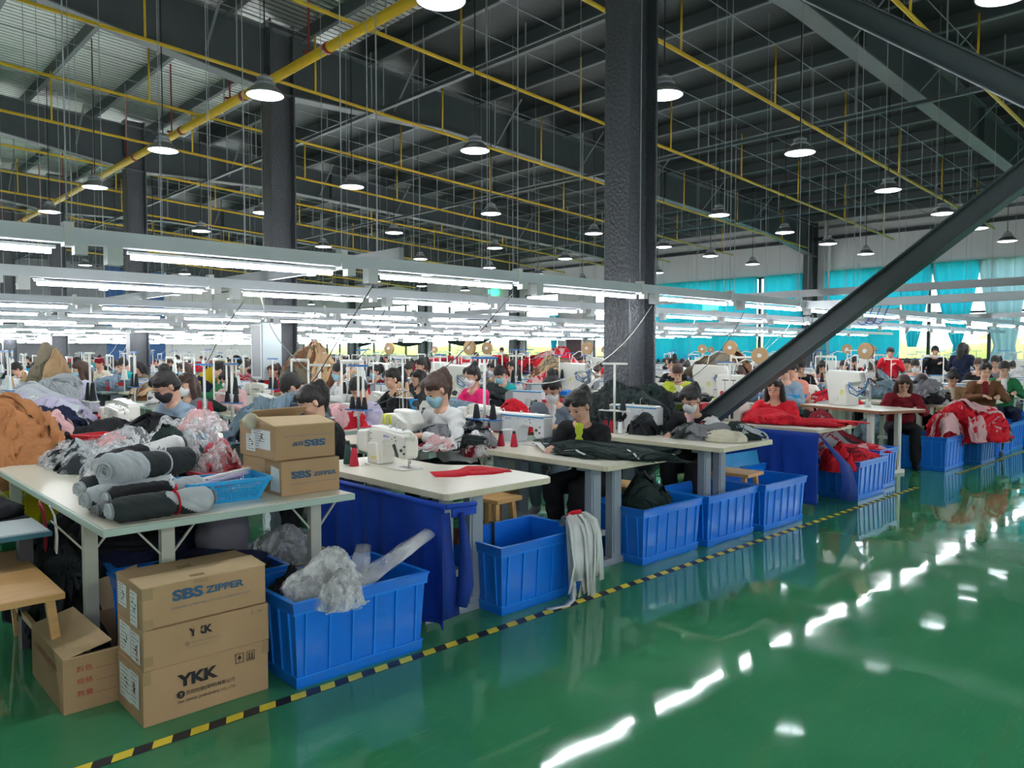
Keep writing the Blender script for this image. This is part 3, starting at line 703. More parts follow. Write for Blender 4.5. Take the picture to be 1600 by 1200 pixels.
def machine_juki(loc, label, rz=0, kind='juki', group=None):
    """long axis y, needle at -y, operator at +x"""
    cool = kind == 'jack'; body = 'machine_cool' if cool else 'machine'
    t = thing('sewing_machine', label, 'sewing machine', loc, rz, group); t.scale = (.92, 1.0 if kind == 'jack' else .87, .74)
    MB().prism(rounded(-.09, .09, -.27, .24, .02), 0, .012, 'z').build('bed_plate', body, t, bev=.004)
    MB().box(-.03, .03, -.27, -.12, .012, .014).build('throat_plate', 'chrome', t)
    if cool:
        pts = [(-.285, .095), (-.20, .07), (-.175, .10), (-.165, .19), (-.06, .205), (-.02, .17), (0, .03), (.02, .012), (.2, .012), (.2, .30), (.19, .315), (-.27, .315), (-.285, .30)]
    else:
        pts = [(-.255, .12), (-.24, .09), (-.165, .09), (-.15, .11), (-.085, .215), (-.06, .225), (.0, .225), (.035, .2), (.05, .03), (.06, .012), (.225, .012), (.225, .3), (.2, .33), (.02, .325), (-.2, .30), (-.24, .285), (-.255, .25)]
    MB().prism(pts, -.06, .055, 'x').build('arm', body, t, bev=.018, seg=3)
    MB().prism([(.07, .012), (.22, .012), (.22, .2), (.1, .21)] if not cool else [(.05, .012), (.2, .012), (.2, .14), (.06, .16)], -.075, .07, 'x').build('pillar_base', body, t, bev=.015)
    if cool:
        MB().prism([(.2, .11), (.33, .11), (.33, .24), (.27, .30), (.2, .31)], -.075, .07, 'x').build('motor_cover', 'machine_grey', t, bev=.015)
        MB().prism([(-.28, .292), (.2, .292), (.2, .31), (-.28, .31)], -.064, .059, 'x').build('colour_stripe', 'stripe_blue', t)
        MB().prism([(-.28, .314), (.3, .30), (.25, .328), (-.26, .328)], -.05, .045, 'x').build('top_cover', 'machine', t, bev=.01)
        bn, bc = 'JACK', 'stripe_blue'; bp = (-.0645, .15, .255)
    else:
        MB().prism([(.2, .1), (.34, .11), (.36, .14), (.36, .27), (.34, .30), (.2, .31)], -.085, .075, 'x').build('motor_cover', 'machine', t, bev=.025, seg=3)
        MB().prism([(-.2, .30), (.2, .33), (.2, .345), (-.19, .315)], -.05, .045, 'x').build('top_cover', 'machine', t, bev=.006)
        mb = MB(); mb.prism([(-.135, .205), (-.125, .215), (-.1, .2), (-.15, .11), (-.165, .10), (-.17, .12)], -.066, -.058, 'x'); mb.build('slot', 'darkgrey', t)
        mb = MB(); mb.tube([(0, -.225, .29), (0, -.26, .31), (0, -.275, .28), (0, -.27, .24)], .006, 6); mb.build('thread_guard', 'machine', t)
        MB().box(-.0775, -.0755, .09, .16, .06, .085).build('warning_label', 'label_yellow', t)
        MB().box(-.062, -.0605, -.235, -.195, .225, .25).build('maker_plate', 'label_yellow' if False else 'plastic_white', t)
        bn, bc = 'JUKI', 'logo_blue'; bp = (-.0615, .02, .255)
    text('maker_name', bn, bc, t, .075, .02, (bp[0], bp[1], bp[2]), (0, -1, 0), (0, 0, 1), .03)
    T = Matrix.Rotation(PI/2, 4, 'X')
    mb = MB(); mb.lathe([(.028, 0), (.05, .003), (.052, .015), (.045, .02), (.04, .012)], 20, T=Matrix.Translation((0, .335+.03, .18)) @ Matrix.Rotation(-PI/2, 4, 'X')); mb.build('handwheel', 'darkgrey', t)
    mb = MB(); mb.tube([(0, -.225, .13), (0, -.225, .05)], .005, 6); mb.tube([(0, -.225, .05), (0, -.225, .014)], .0015, 5); mb.build('needle_bar', 'chrome', t)
    mb = MB(); mb.tube([(0, -.205, .13), (0, -.205, .03)], .004, 6); mb.box(-.02, .012, -.215, -.195, .014, .028); mb.build('presser_foot', 'chrome', t)
    for yy, zz, r in ((-.205, .165, .016), (-.245, .20, .008), (-.24, .14, .010), (-.14, .24, .006), (-.13, .27, .006), (.18, .28, .005), (.18, .23, .005), (.0, .275, .004), (-.09, .25, .004)):
        mb = MB(); mb.lathe([(r, 0), (r*.8, .008), (0.0001, .008)], 12, T=Matrix.Translation((-.058, yy, zz)) @ Matrix.Rotation(-PI/2, 4, 'Y')); mb.build('tension_knob' if r > .007 else 'screw', 'darkgrey', t)
    mb = MB(); mb.tube([(.0, -.06, .32), (.0, -.06, .40), (.0, -.075, .415), (0, -.085, .40)], .003, 6); mb.build('thread_guide', 'chrome', t)
    mb = MB(); mb.lathe([(.012, 0), (.012, .025), (.006, .03)], 10, c=(.0, .02, .325)); mb.lathe([(.01, 0), (.01, .02)], 10, c=(0, -.14, .32)); mb.build('bobbin_winder', 'chrome', t)
    return t
def overlock(loc, label, rz=0, group=None, body='machine'):
    t = thing('overlock_machine', label, 'sewing machine', loc, rz, group)
    MB().prism([(-.2, 0), (.2, 0), (.2, .16), (.14, .24), (-.06, .25), (-.2, .19)], -.11, .1, 'x').build('body', body, t, bev=.02)
    MB().prism([(-.22, .17), (.05, .2), (.04, .28), (-.16, .27)], -.07, .06, 'x').build('upper_arm', body, t, bev=.015)
    for y in (.02, .1): MB().tube([(-.11, y, .16), (-.11, y, .24)], .018, 8).build('oil_gauge', 'thread_yellow', t)
    mb = MB(); mb.box(-.125, -.11, -.12, .14, .03, .14); mb.build('looper_cover', 'darkgrey', t)
    mb = MB()
    for y in (-.05, 0, .05): mb.tube([(0, y, .27), (0, y, .44)], .003, 5)
    mb.bar((0, -.08, .43), (0, .08, .43), .01, .01); mb.build('thread_guide', 'chrome', t)
    mb = MB(); mb.lathe([(.03, 0), (.05, .004), (.05, .02)], 16, T=Matrix.Translation((0, .21, .12)) @ Matrix.Rotation(-PI/2, 4, 'X')); mb.build('handwheel', 'machine_grey', t)
    return t
def tall_machine(loc, label, rz=0, s=1.0, group=None, reel=True):
    """tall cream buttoning head with hoses and a feed reel on a pole"""
    t = thing('snap_button_machine', label, 'machine', loc, rz, group); t.scale = (s, s, s)
    MB().prism([(.28, 0), (.62, 0), (.70, .42), (.66, .52), (.05, .50), (.02, .36), (.22, .34), (.30, .3)], -.12, .12, 'x').build('body', 'machine', t, bev=.015)
    MB().box(-.125, -.12, .34, .40, .16, .24).build('warning_label', 'label_yellow', t)
    MB().box(-.13, -.12, .45, .53, .08, .15).build('control_box', 'machine_cool', t, bev=.004)
    mb = MB(); mb.lathe([(.05, 0), (.055, .04), (.04, .12), (.045, .2), (.03, .26)], 12, c=(0, .02, .3)); mb.box(-.06, .06, -.06, .06, .42, .5); mb.bar((0, 0, .42), (0, -.12, .33), .05, .03); mb.bar((-.03, -.05, .4), (.03, -.16, .28), .02, .02); mb.box(-.02, .02, -.03, .03, .08, .3); mb.build('press_head', 'chrome', t)
    mb = MB(); mb.lathe([(.05, 0), (.035, .06), (.03, .12)], 12, c=(0, 0, 0)); mb.build('anvil', 'machine_cool', t)
    for k in range(3):
        mb = MB(); a = .05*k
        mb.tube([(-.08, .3, .42-a), (-.14, .2, .3-a), (-.13, .08, .22-a*.6), (-.09, -.03, .26), (-.04, -.04, .36+a)], .010, 6); mb.build('air_hose', 'rack_blue' if k != 1 else 'chrome', t)
    mb = MB(); mb.tube([(.03, .5, .5), (.03, .46, .66), (.03, .3, .74), (.03, .1, .72), (.03, -.05, .62), (.03, -.08, .5)], .011, 6); mb.build('feed_arch', 'leg_white', t)
    if reel:
        MB().box(-.012, .012, .02, .044, .5, .80).build('reel_post', 'leg_white', t)
        T = Matrix.Translation((-.03, .03, .80)) @ Matrix.Rotation(.45, 4, 'Z') @ Matrix.Rotation(PI/2, 4, 'Y') @ Matrix.Rotation(.25, 4, 'X')
        r = MB().lathe([(.118, -.022), (.118, -.016), (.04, -.015), (.04, .015), (.118, .016), (.118, .022)], 26, T=T).build('reel', 'reel', t)
        MB().lathe([(.03, -.04), (.03, .04)], 12, T=T).build('hub', 'plastic_white', r)
    return t
def thread_cone(c, label, m_='thread_red', s=1.0, group=None, parent=None, short=False):
    h = .125*s; mb = MB(); mb.lathe([(.012, 0), (.028, 0), (.030, .008), (.016, h*.93), (.013, h*.95)], 14, c=(0, 0, 0)); me = None
    if parent:
        o = mb.build('thread_cone', m_, parent); o.location = c; return o
    t = thing('thread_cone', label, 'thread', c, group=group)
    mb.build('thread', m_, t); MB().lathe([(.014, 0), (.012, .022)], 10, c=(0, 0, h*.95)).build('cone_tip', 'black', t)
    return t
def thread_stand(loc, label, h=.62, group=None, rz=0, cones='thread_black', n=2, topbar='rack_blue', pole='leg_white', lower=True):
    t = thing('thread_stand', label, 'thread stand', loc, rz, group)
    MB().tube([(0, 0, 0), (0, 0, h)], .011, 8).build('pole', pole, t)
    MB().box(-.012, .012, -.13, .13, h, h+.018).build('thread_guide_bar', topbar, t)
    MB().box(-.05, .05, -.14, .14, .2, .21).build('spool_tray', topbar, t)
    for k in range(n): thread_cone((0, -.09+.09*k*(2/(max(1, n-1)) if n > 1 else 1)*.98, .21), None, cones, .95, parent=t)
    return t
def stool(loc, label, rz=0, L=.36, W=.26, z=.45, group=None, w='wood'):
    t = thing('wooden_stool', label, 'stool', loc, rz, group)
    MB().box(-W/2, W/2, -L/2, L/2, z-.03, z).build('seat', w, t, bev=.004)
    for sx in (-1, 1):
        for sy in (-1, 1):
            MB().bar((sx*(W/2-.01), sy*(L/2-.03), 0), (sx*(W/2-.05), sy*(L/2-.06), z-.03), .035, .035).build('leg', w, t)
        MB().bar((sx*(W/2-.03), -L/2+.05, .18), (sx*(W/2-.03), L/2-.05, .18), .02, .03).build('stretcher', w, t)
    return t
def crate_mesh(L, W, H, ribs=(4, 3), tp=.022):
    """open plastic tote: tapered walls, rim band, bottom band and ribs; low corner at 0,0"""
    mb = MB(); th = .006
    def ring(z, out=0):
        i = tp*(1-z/H)-out; return [(i, i, z), (L-i, i, z), (L-i, W-i, z), (i, W-i, z)]
    def band(z0, z1, o0, o1, mi=0):
        a = ring(z0, o0); b = ring(z1, o1); mb.add(a+b, [(0, 1, 5, 4), (1, 2, 6, 5), (2, 3, 7, 6), (3, 0, 4, 7)], mi)
    def lip(z, oa, ob, up):
        a = ring(z, oa); b = ring(z, ob); f = [(0, 1, 5, 4), (1, 2, 6, 5), (2, 3, 7, 6), (3, 0, 4, 7)]
        mb.add(a+b, f if not up else [tuple(reversed(q)) for q in f], 1)
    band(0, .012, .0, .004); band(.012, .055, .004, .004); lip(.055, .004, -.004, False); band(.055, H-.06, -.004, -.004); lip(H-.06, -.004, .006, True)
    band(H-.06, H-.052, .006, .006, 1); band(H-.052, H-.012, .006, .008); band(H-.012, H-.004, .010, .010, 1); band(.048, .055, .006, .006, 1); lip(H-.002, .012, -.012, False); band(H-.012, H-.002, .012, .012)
    # inside
    a = [(x, y, H-.002) for x, y, _ in ring(H, -.012)]; b = [(x, y, .012) for x, y, _ in ring(0, -.014)]
    mb.add(a+b, [(4, 5, 1, 0), (5, 6, 2, 1), (6, 7, 3, 2), (7, 4, 0, 3), (4, 7, 6, 5)]); mb.add(ring(0), [(3, 2, 1, 0)])
    rw = .004
    for i in range(ribs[0]+2):
        x = .06+(L-.12)*i/(ribs[0]+1)
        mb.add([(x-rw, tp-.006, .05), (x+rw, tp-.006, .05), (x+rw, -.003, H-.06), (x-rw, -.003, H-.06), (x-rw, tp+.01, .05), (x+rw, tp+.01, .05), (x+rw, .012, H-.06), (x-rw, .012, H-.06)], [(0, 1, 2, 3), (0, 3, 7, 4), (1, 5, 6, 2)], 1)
        mb.add([(x-rw, W-tp+.006, .05), (x+rw, W-tp+.006, .05), (x+rw, W+.003, H-.06), (x-rw, W+.003, H-.06)], [(3, 2, 1, 0)])
    for i in range(ribs[1]+2):
        y = .06+(W-.12)*i/(ribs[1]+1)
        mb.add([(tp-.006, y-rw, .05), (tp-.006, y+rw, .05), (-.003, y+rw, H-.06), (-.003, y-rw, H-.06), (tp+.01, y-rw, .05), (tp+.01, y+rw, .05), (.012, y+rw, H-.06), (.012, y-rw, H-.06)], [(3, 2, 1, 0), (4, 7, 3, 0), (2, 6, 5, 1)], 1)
    return mb
_cm = {}
def crate(x, y, label, L=.72, W=.5, H=.4, m_='bin_blue', z=0, rz=0, group='blue plastic crates', tilt=0):
    key = (L, W, H)
    if key not in _cm: _cm[key] = crate_mesh(L, W, H, (4, 3)).mesh('crate')
    o = mk('plastic_crate', _cm[key], [m_, {'bin_blue': 'bin_glint', 'bin_dark': 'bin_glint_dark'}.get(m_, m_)]); o.location = (x, y, z); o.rotation_euler = (tilt, 0, rz); return tag(o, label, 'crate', group)
def basket(c, label, L=.44, W=.3, H=.11, m_='basket_blue', rz=0, tp=.035, z=0):
    """perforated plastic basket: holes are real openings between thin bars"""
    t = thing('plastic_basket', label, 'basket', c, rz); mb = MB(); th = .003
    for side in range(4):
        A = [(-L/2, -W/2), (L/2, -W/2), (L/2, W/2), (-L/2, W/2)][side]; B = [(L/2, -W/2), (L/2, W/2), (-L/2, W/2), (-L/2, -W/2)][side]
        A = Vector((*A, 0)); B = Vector((*B, 0))
        def P(u, v):   # u along, v up
            p = A.lerp(B, u); k = 1-(1-v)*tp*2/min(L, W); return Vector((p.x*k, p.y*k, v*H))
        n = 28 if side % 2 == 0 else 18
        def q(u0, u1, v0, v1): mb.add([P(u0, v0), P(u1, v0), P(u1, v1), P(u0, v1)], [(0, 1, 2, 3)])
        q(0, 1, 0, .14); q(0, 1, .86, 1); q(0, .08, .14, .86); q(.92, 1, .14, .86)
        for v in (.28, .43, .58, .72): q(.08, .92, v, v+.05)
        for i in range(n): u = .08+.84*(i+.5)/n; q(u-.28/n, u+.12/n, .14, .86)
    mb.add([(-L/2+tp, -W/2+tp, 0), (L/2-tp, -W/2+tp, 0), (L/2-tp, W/2-tp, 0), (-L/2+tp, W/2-tp, 0)], [(0, 1, 2, 3)])
    solid(mb.build('body', m_, t), .003)
    mb = MB(); pts = [(-L/2, -W/2, H), (L/2, -W/2, H), (L/2, W/2, H), (-L/2, W/2, H), (-L/2, -W/2, H)]
    for i in range(4): mb.bar(pts[i], pts[i+1], .016, .012)
    mb.build('rim', m_, t)
    return t
# ---- cartons
def carton(name, loc, L, W, H, label, rz=0, mats='card', seam=True, group=None):
    """closed carton, low front-left corner at loc; front is -y, left end is -x"""
    t = thing(name, label, 'cardboard box', loc, rz, group)
    MB().box(0, L, 0, W, 0, H).build('body', mats, t, bev=.004)
    if seam:
        mb = MB(); mb.add([(-.002, .001, H+.001), (L+.002, .001, H+.001), (L+.003, W*.47, H+.012), (-.003, W*.45, H+.008)], [(0, 1, 2, 3)]); solid(mb.build('flap', 'card_light', t), .004)
        mb = MB(); mb.add([(0, W*.5, H+.006), (L, W*.53, H+.008), (L, W-.001, H+.001), (0, W-.001, H+.001)], [(0, 1, 2, 3)]); solid(mb.build('flap', 'card', t), .004)
    return t
def plate(name, m_, parent, pts, label=None):
    mb = MB(); mb.add(pts, [(0, 1, 2, 3)]); o = mb.build(name, m_, parent)
    if label: o['label'] = label
    return o
def sticker(parent, y0, y1, z0, z1, x=-.0015, label='white paper shipping label', lines=7, seed=1):
    o = plate('shipping_label', 'paper', parent, [(x, y1, z0), (x, y0, z0), (x, y0, z1), (x, y1, z1)], label)
    rnd = random.Random(seed); mb = MB()
    for i in range(lines):
        z = z1-(z1-z0)*(i+.7)/(lines+.6); a = y1-(y1-y0)*.1; b = a-(y1-y0)*rnd.uniform(.3, .8)
        mb.add([(x-.0006, a, z), (x-.0006, b, z), (x-.0006, b, z+.0025), (x-.0006, a, z+.0025)], [(0, 1, 2, 3)])
    zc = (z0+z1)/2; yc = (y0+y1)/2
    for k in range(5): yy = yc+rnd.uniform(-.02, .02); zz = zc+rnd.uniform(-.02, .02); mb.add([(x-.0007, yy, zz), (x-.0007, yy-.012, zz), (x-.0007, yy-.012, zz+.008), (x-.0007, yy, zz+.008)], [(0, 1, 2, 3)])
    mb.build('printed_text', 'ink', o)
# ================================================================ PEOPLE
class BM_:
    def __init__(s): s.mb = MB()
    def cap(s, p0, p1, r0, r1, n=12):
        p0 = Vector(p0); p1 = Vector(p1); d = (p1-p0).normalized(); pts = []; rr = []
        for k in (90, 60, 30, 0): a = math.radians(k); pts.append(p0-d*r0*math.sin(a)); rr.append(max(.0005, r0*math.cos(a)))
        for k in (0, 30, 60, 90): a = math.radians(k); pts.append(p1+d*r1*math.sin(a)); rr.append(max(.0005, r1*math.cos(a)))
        if (pts[3]-pts[4]).length < 1e-5: del pts[4]; del rr[4]
        s.mb.tube(pts, rr, n); return s
    def chain(s, pts, rs):
        for i in range(len(pts)-1): s.cap(pts[i], pts[i+1], rs[i], rs[i+1])
        return s
    def ell(s, c, r, T=None): s.mb.ball(c, r, n=16, m=12, T=T); return s
    def mesh(s, name, voxel, smooth=6, wr=0, wf=7, seed=0):
        me = s.mb.mesh(name); o = bpy.data.objects.new(name, me); COL.objects.link(o)
        r = o.modifiers.new('r', 'REMESH'); r.mode = 'VOXEL'; r.voxel_size = voxel; r.use_smooth_shade = True
        sm = o.modifiers.new('s', 'SMOOTH'); sm.iterations = smooth; sm.factor = .5
        dg = bpy.context.evaluated_depsgraph_get(); dg.update(); out = bpy.data.meshes.new_from_object(o.evaluated_get(dg)); bpy.data.objects.remove(o)
        out.name = name
        if wr:
            nn = [v.normal.copy() for v in out.vertices]
            for v, q in zip(out.vertices, nn):
                p = v.co; w_ = (1-abs(noise.noise(Vector((p.x*wf, p.y*wf, p.z*wf*1.4))+Vector((seed, 0, 0))))*3)+.4*noise.noise(p*wf*2.5)
                v.co = p+q*wr*w_
        for p in out.polygons: p.use_smooth = True
        return out
def headframe(hc, pitch, yaw=0, roll=0):
    return Matrix.Translation(hc) @ Matrix.Rotation(yaw, 4, 'Z') @ Matrix.Rotation(pitch, 4, 'Y') @ Matrix.Rotation(roll, 4, 'X')
POSES = {
 'sew':   dict(pel=(0, 0, .53), ch=(.10, 0, .80), nk=(.17, 0, .99), hd=(.235, 0, 1.13), pitch=.62, el=[(.22, .25, .74), (.22, -.25, .74)], wr=[(.44, .10, .815), (.46, -.08, .815)], kn=[(.40, .12, .52), (.40, -.12, .52)], an=[(.46, .12, .10), (.30, -.13, .10)]),
 'sewup': dict(pel=(0, 0, .53), ch=(.06, 0, .82), nk=(.10, 0, 1.02), hd=(.14, 0, 1.17), pitch=.25, el=[(.2, .26, .78), (.2, -.26, .78)], wr=[(.42, .09, .83), (.42, -.07, .83)], kn=[(.40, .12, .52), (.40, -.12, .52)], an=[(.42, .12, .10), (.34, -.13, .10)]),
 'lean':  dict(pel=(0, 0, .53), ch=(.16, 0, .77), nk=(.28, 0, .93), hd=(.38, 0, 1.04), pitch=.95, el=[(.30, .25, .74), (.30, -.25, .74)], wr=[(.50, .08, .82), (.50, -.08, .82)], kn=[(.40, .12, .52), (.40, -.12, .52)], an=[(.40, .12, .10), (.34, -.13, .10)]),
 'stand': dict(pel=(0, 0, .92), ch=(0.0, 0, 1.2), nk=(.02, 0, 1.40), hd=(.06, 0, 1.53), pitch=.25, el=[(.05, .25, 1.12), (.12, -.25, 1.14)], wr=[(.22, .12, 1.28), (.24, -.06, 1.42)], kn=[(.02, .09, .5), (.02, -.09, .5)], an=[(-.02, .09, .09), (-.02, -.09, .09)]),
 'bend':  dict(pel=(0, 0, .90), ch=(.26, 0, 1.08), nk=(.42, 0, 1.16), hd=(.54, 0, 1.20), pitch=.9, el=[(.36, .22, .92), (.34, -.22, .92)], wr=[(.5, .12, .84), (.44, -.12, .78)], kn=[(.02, .1, .48), (.02, -.1, .48)], an=[(-.04, .1, .09), (-.04, -.1, .09)]),
}
_pm = {}
def pose_meshes(pose):
    if pose in _pm: return _pm[pose]
    P = POSES[pose]; V = Vector; pel, ch, nk, hd = map(V, (P['pel'], P['ch'], P['nk'], P['hd'])); R = {}
    stand = pose in ('stand', 'bend')
    H = headframe(hd, P['pitch'])
    def h(x, y, z): return H @ V((x, y, z))
    R3 = H.to_3x3().to_4x4()
    b = BM_()
    # head
    b.ell(h(-.012, 0, .022), (.094, .074, .098), R3); b.ell(h(.018, 0, -.03), (.068, .060, .082), R3); b.ell(h(.034, 0, -.076), (.042, .040, .032), R3)
    b.ell(h(.050, .028, -.028), (.028, .024, .026), R3); b.ell(h(.050, -.028, -.028), (.028, .024, .026), R3)
    b.ell(h(.068, 0, .018), (.017, .044, .009), R3); b.cap(h(.078, 0, .004), h(.094, 0, -.028), .007, .010, 8)
    b.ell(h(.080, 0, -.058), (.010, .021, .007), R3); b.ell(h(.076, 0, -.068), (.010, .018, .007), R3); b.ell(h(.066, 0, -.094), (.018, .02, .014), R3)
    for s_ in (1, -1): b.ell(h(-.008, s_*.077, -.012), (.018, .008, .028), R3)
    b.cap(h(-.03, 0, -.06), nk, .05, .056)
    # torso core
    b.cap(nk, ch, .06, .10); b.cap(ch, pel, .10, .11)
    shs = [nk+V((-.015, .16, -.05)), nk+V((-.015, -.16, -.05))]
    for i, s_ in ((0, 1), (1, -1)):
        sh = shs[i]; el = V(P['el'][i]); wr = V(P['wr'][i]); b.cap(nk+V((0, s_*.03, -.03)), sh, .05, .045)
        b.cap(sh, el, .042, .036); b.cap(el, wr, .036, .022)
        # hand: palm and five fingers
        f = (wr-el).normalized(); f = V((f.x, f.y*.4, -.1)).normalized(); side = f.cross(V((0, 0, 1))).normalized()
        pc = wr+f*.045; b.cap(wr+f*.01, pc+f*.015, .020, .024)
        for q in range(4):
            o_ = side*(q-1.5)*.0185; L_ = (.030, .036, .034, .026)[q if s_ < 0 else q]
            k0 = pc+f*.025+o_; k1 = k0+f*L_+V((0, 0, -.006)); k2 = k1+f*L_*.7+V((0, 0, -.018)); b.chain([k0-f*.02, k0, k1, k2], [.0085, .0085, .0075, .0065])
        th = side*(-s_)*-1; b.chain([wr+f*.025+th*.016, wr+f*.05+th*.036+V((0, 0, -.008)), wr+f*.075+th*.040+V((0, 0, -.014))], [.011, .009, .008])
    for i, s_ in ((0, 1), (1, -1)):
        kn = V(P['kn'][i]); an = V(P['an'][i]); b.chain([pel+V((0, s_*.08, -.01)), kn, an, an+V((0, 0, -.03))], [.075, .052, .034, .032]); b.cap(an+V((0, 0, -.05)), an+V((.13, 0, -.065)), .034, .026)
    R['body'] = b.mesh('body', .0058, 3)
    # clothes
    b = BM_(); b.ell(ch+V((0, 0, .04)), (.125, .165, .15)); b.cap(ch+V((0, .04, 0)), pel+V((0, .04, .03)), .125, .13); b.cap(ch+V((0, -.04, 0)), pel+V((0, -.04, .03)), .125, .13)
    b.cap(shs[0], shs[1], .062, .062); b.cap(nk+V((-.02, 0, -.02)), nk+V((-.03, 0, -.09)), .062, .1)
    for i, s_ in ((0, 1), (1, -1)):
        el = V(P['el'][i]); wr = V(P['wr'][i]); b.cap(shs[i], el, .064, .056); b.cap(el, el.lerp(wr, .82), .056, .040)
    b.cap(pel+V((-.03, .06, -.02)), pel+V((-.03, -.06, -.02)), .12, .12) if stand else b.cap(pel+V((-.02, .05, -.03)), pel+V((-.02, -.05, -.03)), .115, .115)
    R['top'] = b.mesh('top', .012, 3, wr=.007, wf=9)
    b = BM_(); tip = lambda p: p
    b.ell(ch+V((.075, 0, .06)), (.07, .05, .12)); b.cap(nk+V((.02, 0, -.02)), ch+V((.09, 0, 0)), .05, .045); R['shirt'] = b.mesh('shirt', .012, 3)
    b = BM_()
    for i, s_ in ((0, 1), (1, -1)):
        kn = V(P['kn'][i]); an = V(P['an'][i]); b.chain([pel+V((0, s_*.08, -.02)), kn, kn.lerp(an, .93)], [.112, .078, .062])
    b.cap(pel+V((-.03, .06, 0)), pel+V((-.03, -.06, 0)), .12, .12)
    R['trousers'] = b.mesh('trousers', .014, 3, wr=.006, wf=7)
    b = BM_()
    for i, s_ in ((0, 1), (1, -1)):
        b = BM_(); an = V(P['an'][i]); b.cap(an+V((-.03, 0, -.055)), an+V((.15, 0, -.06)), .04, .035); b.cap(an+V((-.01, 0, -.02)), an+V((0, 0, -.05)), .042, .042)
        R['shoe%d' % i] = b.mesh('shoe', .01, 3)
    # hair styles
    def base(b):
        b.ell(h(-.026, 0, .034), (.096, .082, .092), R3); b.ell(h(-.045, 0, -.012), (.07, .082, .07), R3); b.ell(h(.024, .036, .068), (.058, .042, .042), R3); b.ell(h(.024, -.036, .068), (.058, .042, .042), R3)
        for q in (-.045, -.02, .02, .045): b.cap(h(.05, q*.5, .098), h(.074, q*1.15, .052), .014, .007, 8)
    b = BM_(); base(b); b.ell(h(-.10, 0, .07), (.035, .035, .035), R3); q_ = h(-.10, 0, .075); b.chain([q_, q_+V((-.045, 0, .02)), q_+V((-.08, .01, -.04)), q_+V((-.085, .015, -.12)), q_+V((-.07, .02, -.20))], [.026, .032, .034, .028, .010]); R['ponytail'] = b.mesh('hair', .008, 3, wr=.003, wf=40)
    b = BM_(); base(b); b.ell(h(-.08, 0, .125), (.042, .045, .038), R3); R['bun'] = b.mesh('hair', .008, 3, wr=.003, wf=40)
    b = BM_(); base(b)
    for s_ in (1, -1): b.chain([h(-.01, s_*.07, .04), h(.0, s_*.082, -.06), h(.0, s_*.085, -.15) + V((0, 0, -.02)), h(.0, s_*.085, -.15)+V((-.01, 0, -.14))], [.03, .034, .032, .014])
    b.chain([h(-.07, 0, .03), h(-.09, 0, -.08), h(-.08, 0, -.16)+V((0, 0, -.08))], [.07, .075, .05]); R['long'] = b.mesh('hair', .008, 3, wr=.003, wf=40)
    b = BM_(); b.ell(h(-.018, 0, .04), (.098, .083, .092), R3); b.ell(h(-.04, 0, -.005), (.07, .079, .06), R3); R['short'] = b.mesh('hair', .008, 3, wr=.003, wf=50)
    b = BM_(); b.ell(h(.040, 0, -.056), (.062, .064, .050), R3); b.ell(h(.074, 0, -.028), (.036, .036, .036), R3); b.ell(h(.050, 0, -.084), (.046, .050, .034), R3); R['mask'] = b.mesh('mask', .007, 3, wr=.0015, wf=60)
    mb = MB()
    for s_ in (1, -1):
        mb.ball(h(.0765, s_*.030, .001), (.007, .014, .0045), 0, 10, 6, R3); mb.bar(h(.079, s_*.015, .023), h(.074, s_*.045, .024), .005, .004)
    R['eyes'] = mb.mesh('eyes'); mb = MB(); mb.ball(h(.0875, 0, -.0625), (.004, .018, .006), 0, 10, 6, R3); R['lips'] = mb.mesh('lips')
    mb = MB()
    for s_ in (1, -1):
        c_ = [h(.092, s_*.032+.022*math.cos(a), .0+.017*math.sin(a)) for a in [2*PI*i/12 for i in range(13)]]; mb.tube(c_, .0015, 4)
        mb.bar(h(.092, s_*.054, .004), h(-.01, s_*.08, .004), .002, .002)
    R['glasses'] = mb.mesh('glasses'); R['_h'] = hd
    _pm[pose] = R; return R
def person(head, face, pose, label, top='c_black', hair='ponytail', hairm='hair', mask=None, bottom='c_black', shoes='c_grey', shirt=None, glasses=False, group=None, scale=1.0, ground=None, topname='jacket'):
    """head = world centre of the head; face = yaw the person faces"""
    R = pose_meshes(pose); hd = R['_h']; Rz = Matrix.Rotation(face, 3, 'Z'); off = Rz @ Vector((hd.x, hd.y, 0))*scale
    loc = (head[0]-off.x, head[1]-off.y, 0 if ground is None else ground)
    t = thing('person', label, 'person', loc, face, group); t.scale = (scale,)*3
    if ground is None:      # feet stay on the floor, height follows the head
        t.scale = (scale, scale, head[2]/hd.z)
        if not .88 < t.scale[2] < 1.12: t.scale = (scale, scale, min(1.12, max(.88, t.scale[2])))
    mk('body', R['body'], 'skin', t); mk(topname, R['top'], top, t); mk('trousers', R['trousers'], bottom, t); mk('shoe', R['shoe0'], shoes, t); mk('shoe', R['shoe1'], shoes, t)
    hm = mk('hair', R[hair], hairm, t); hm.name = 'hair'
    if mask: mk('face_mask', R['mask'], mask, t)
    else: mk('lips', R['lips'], 'lip', t)
    mk('eyes', R['eyes'], 'eye', t)
    if shirt: mk('shirt', R['shirt'], shirt, t)
    if glasses: mk('glasses', R['glasses'], 'darkgrey', t)
    return t
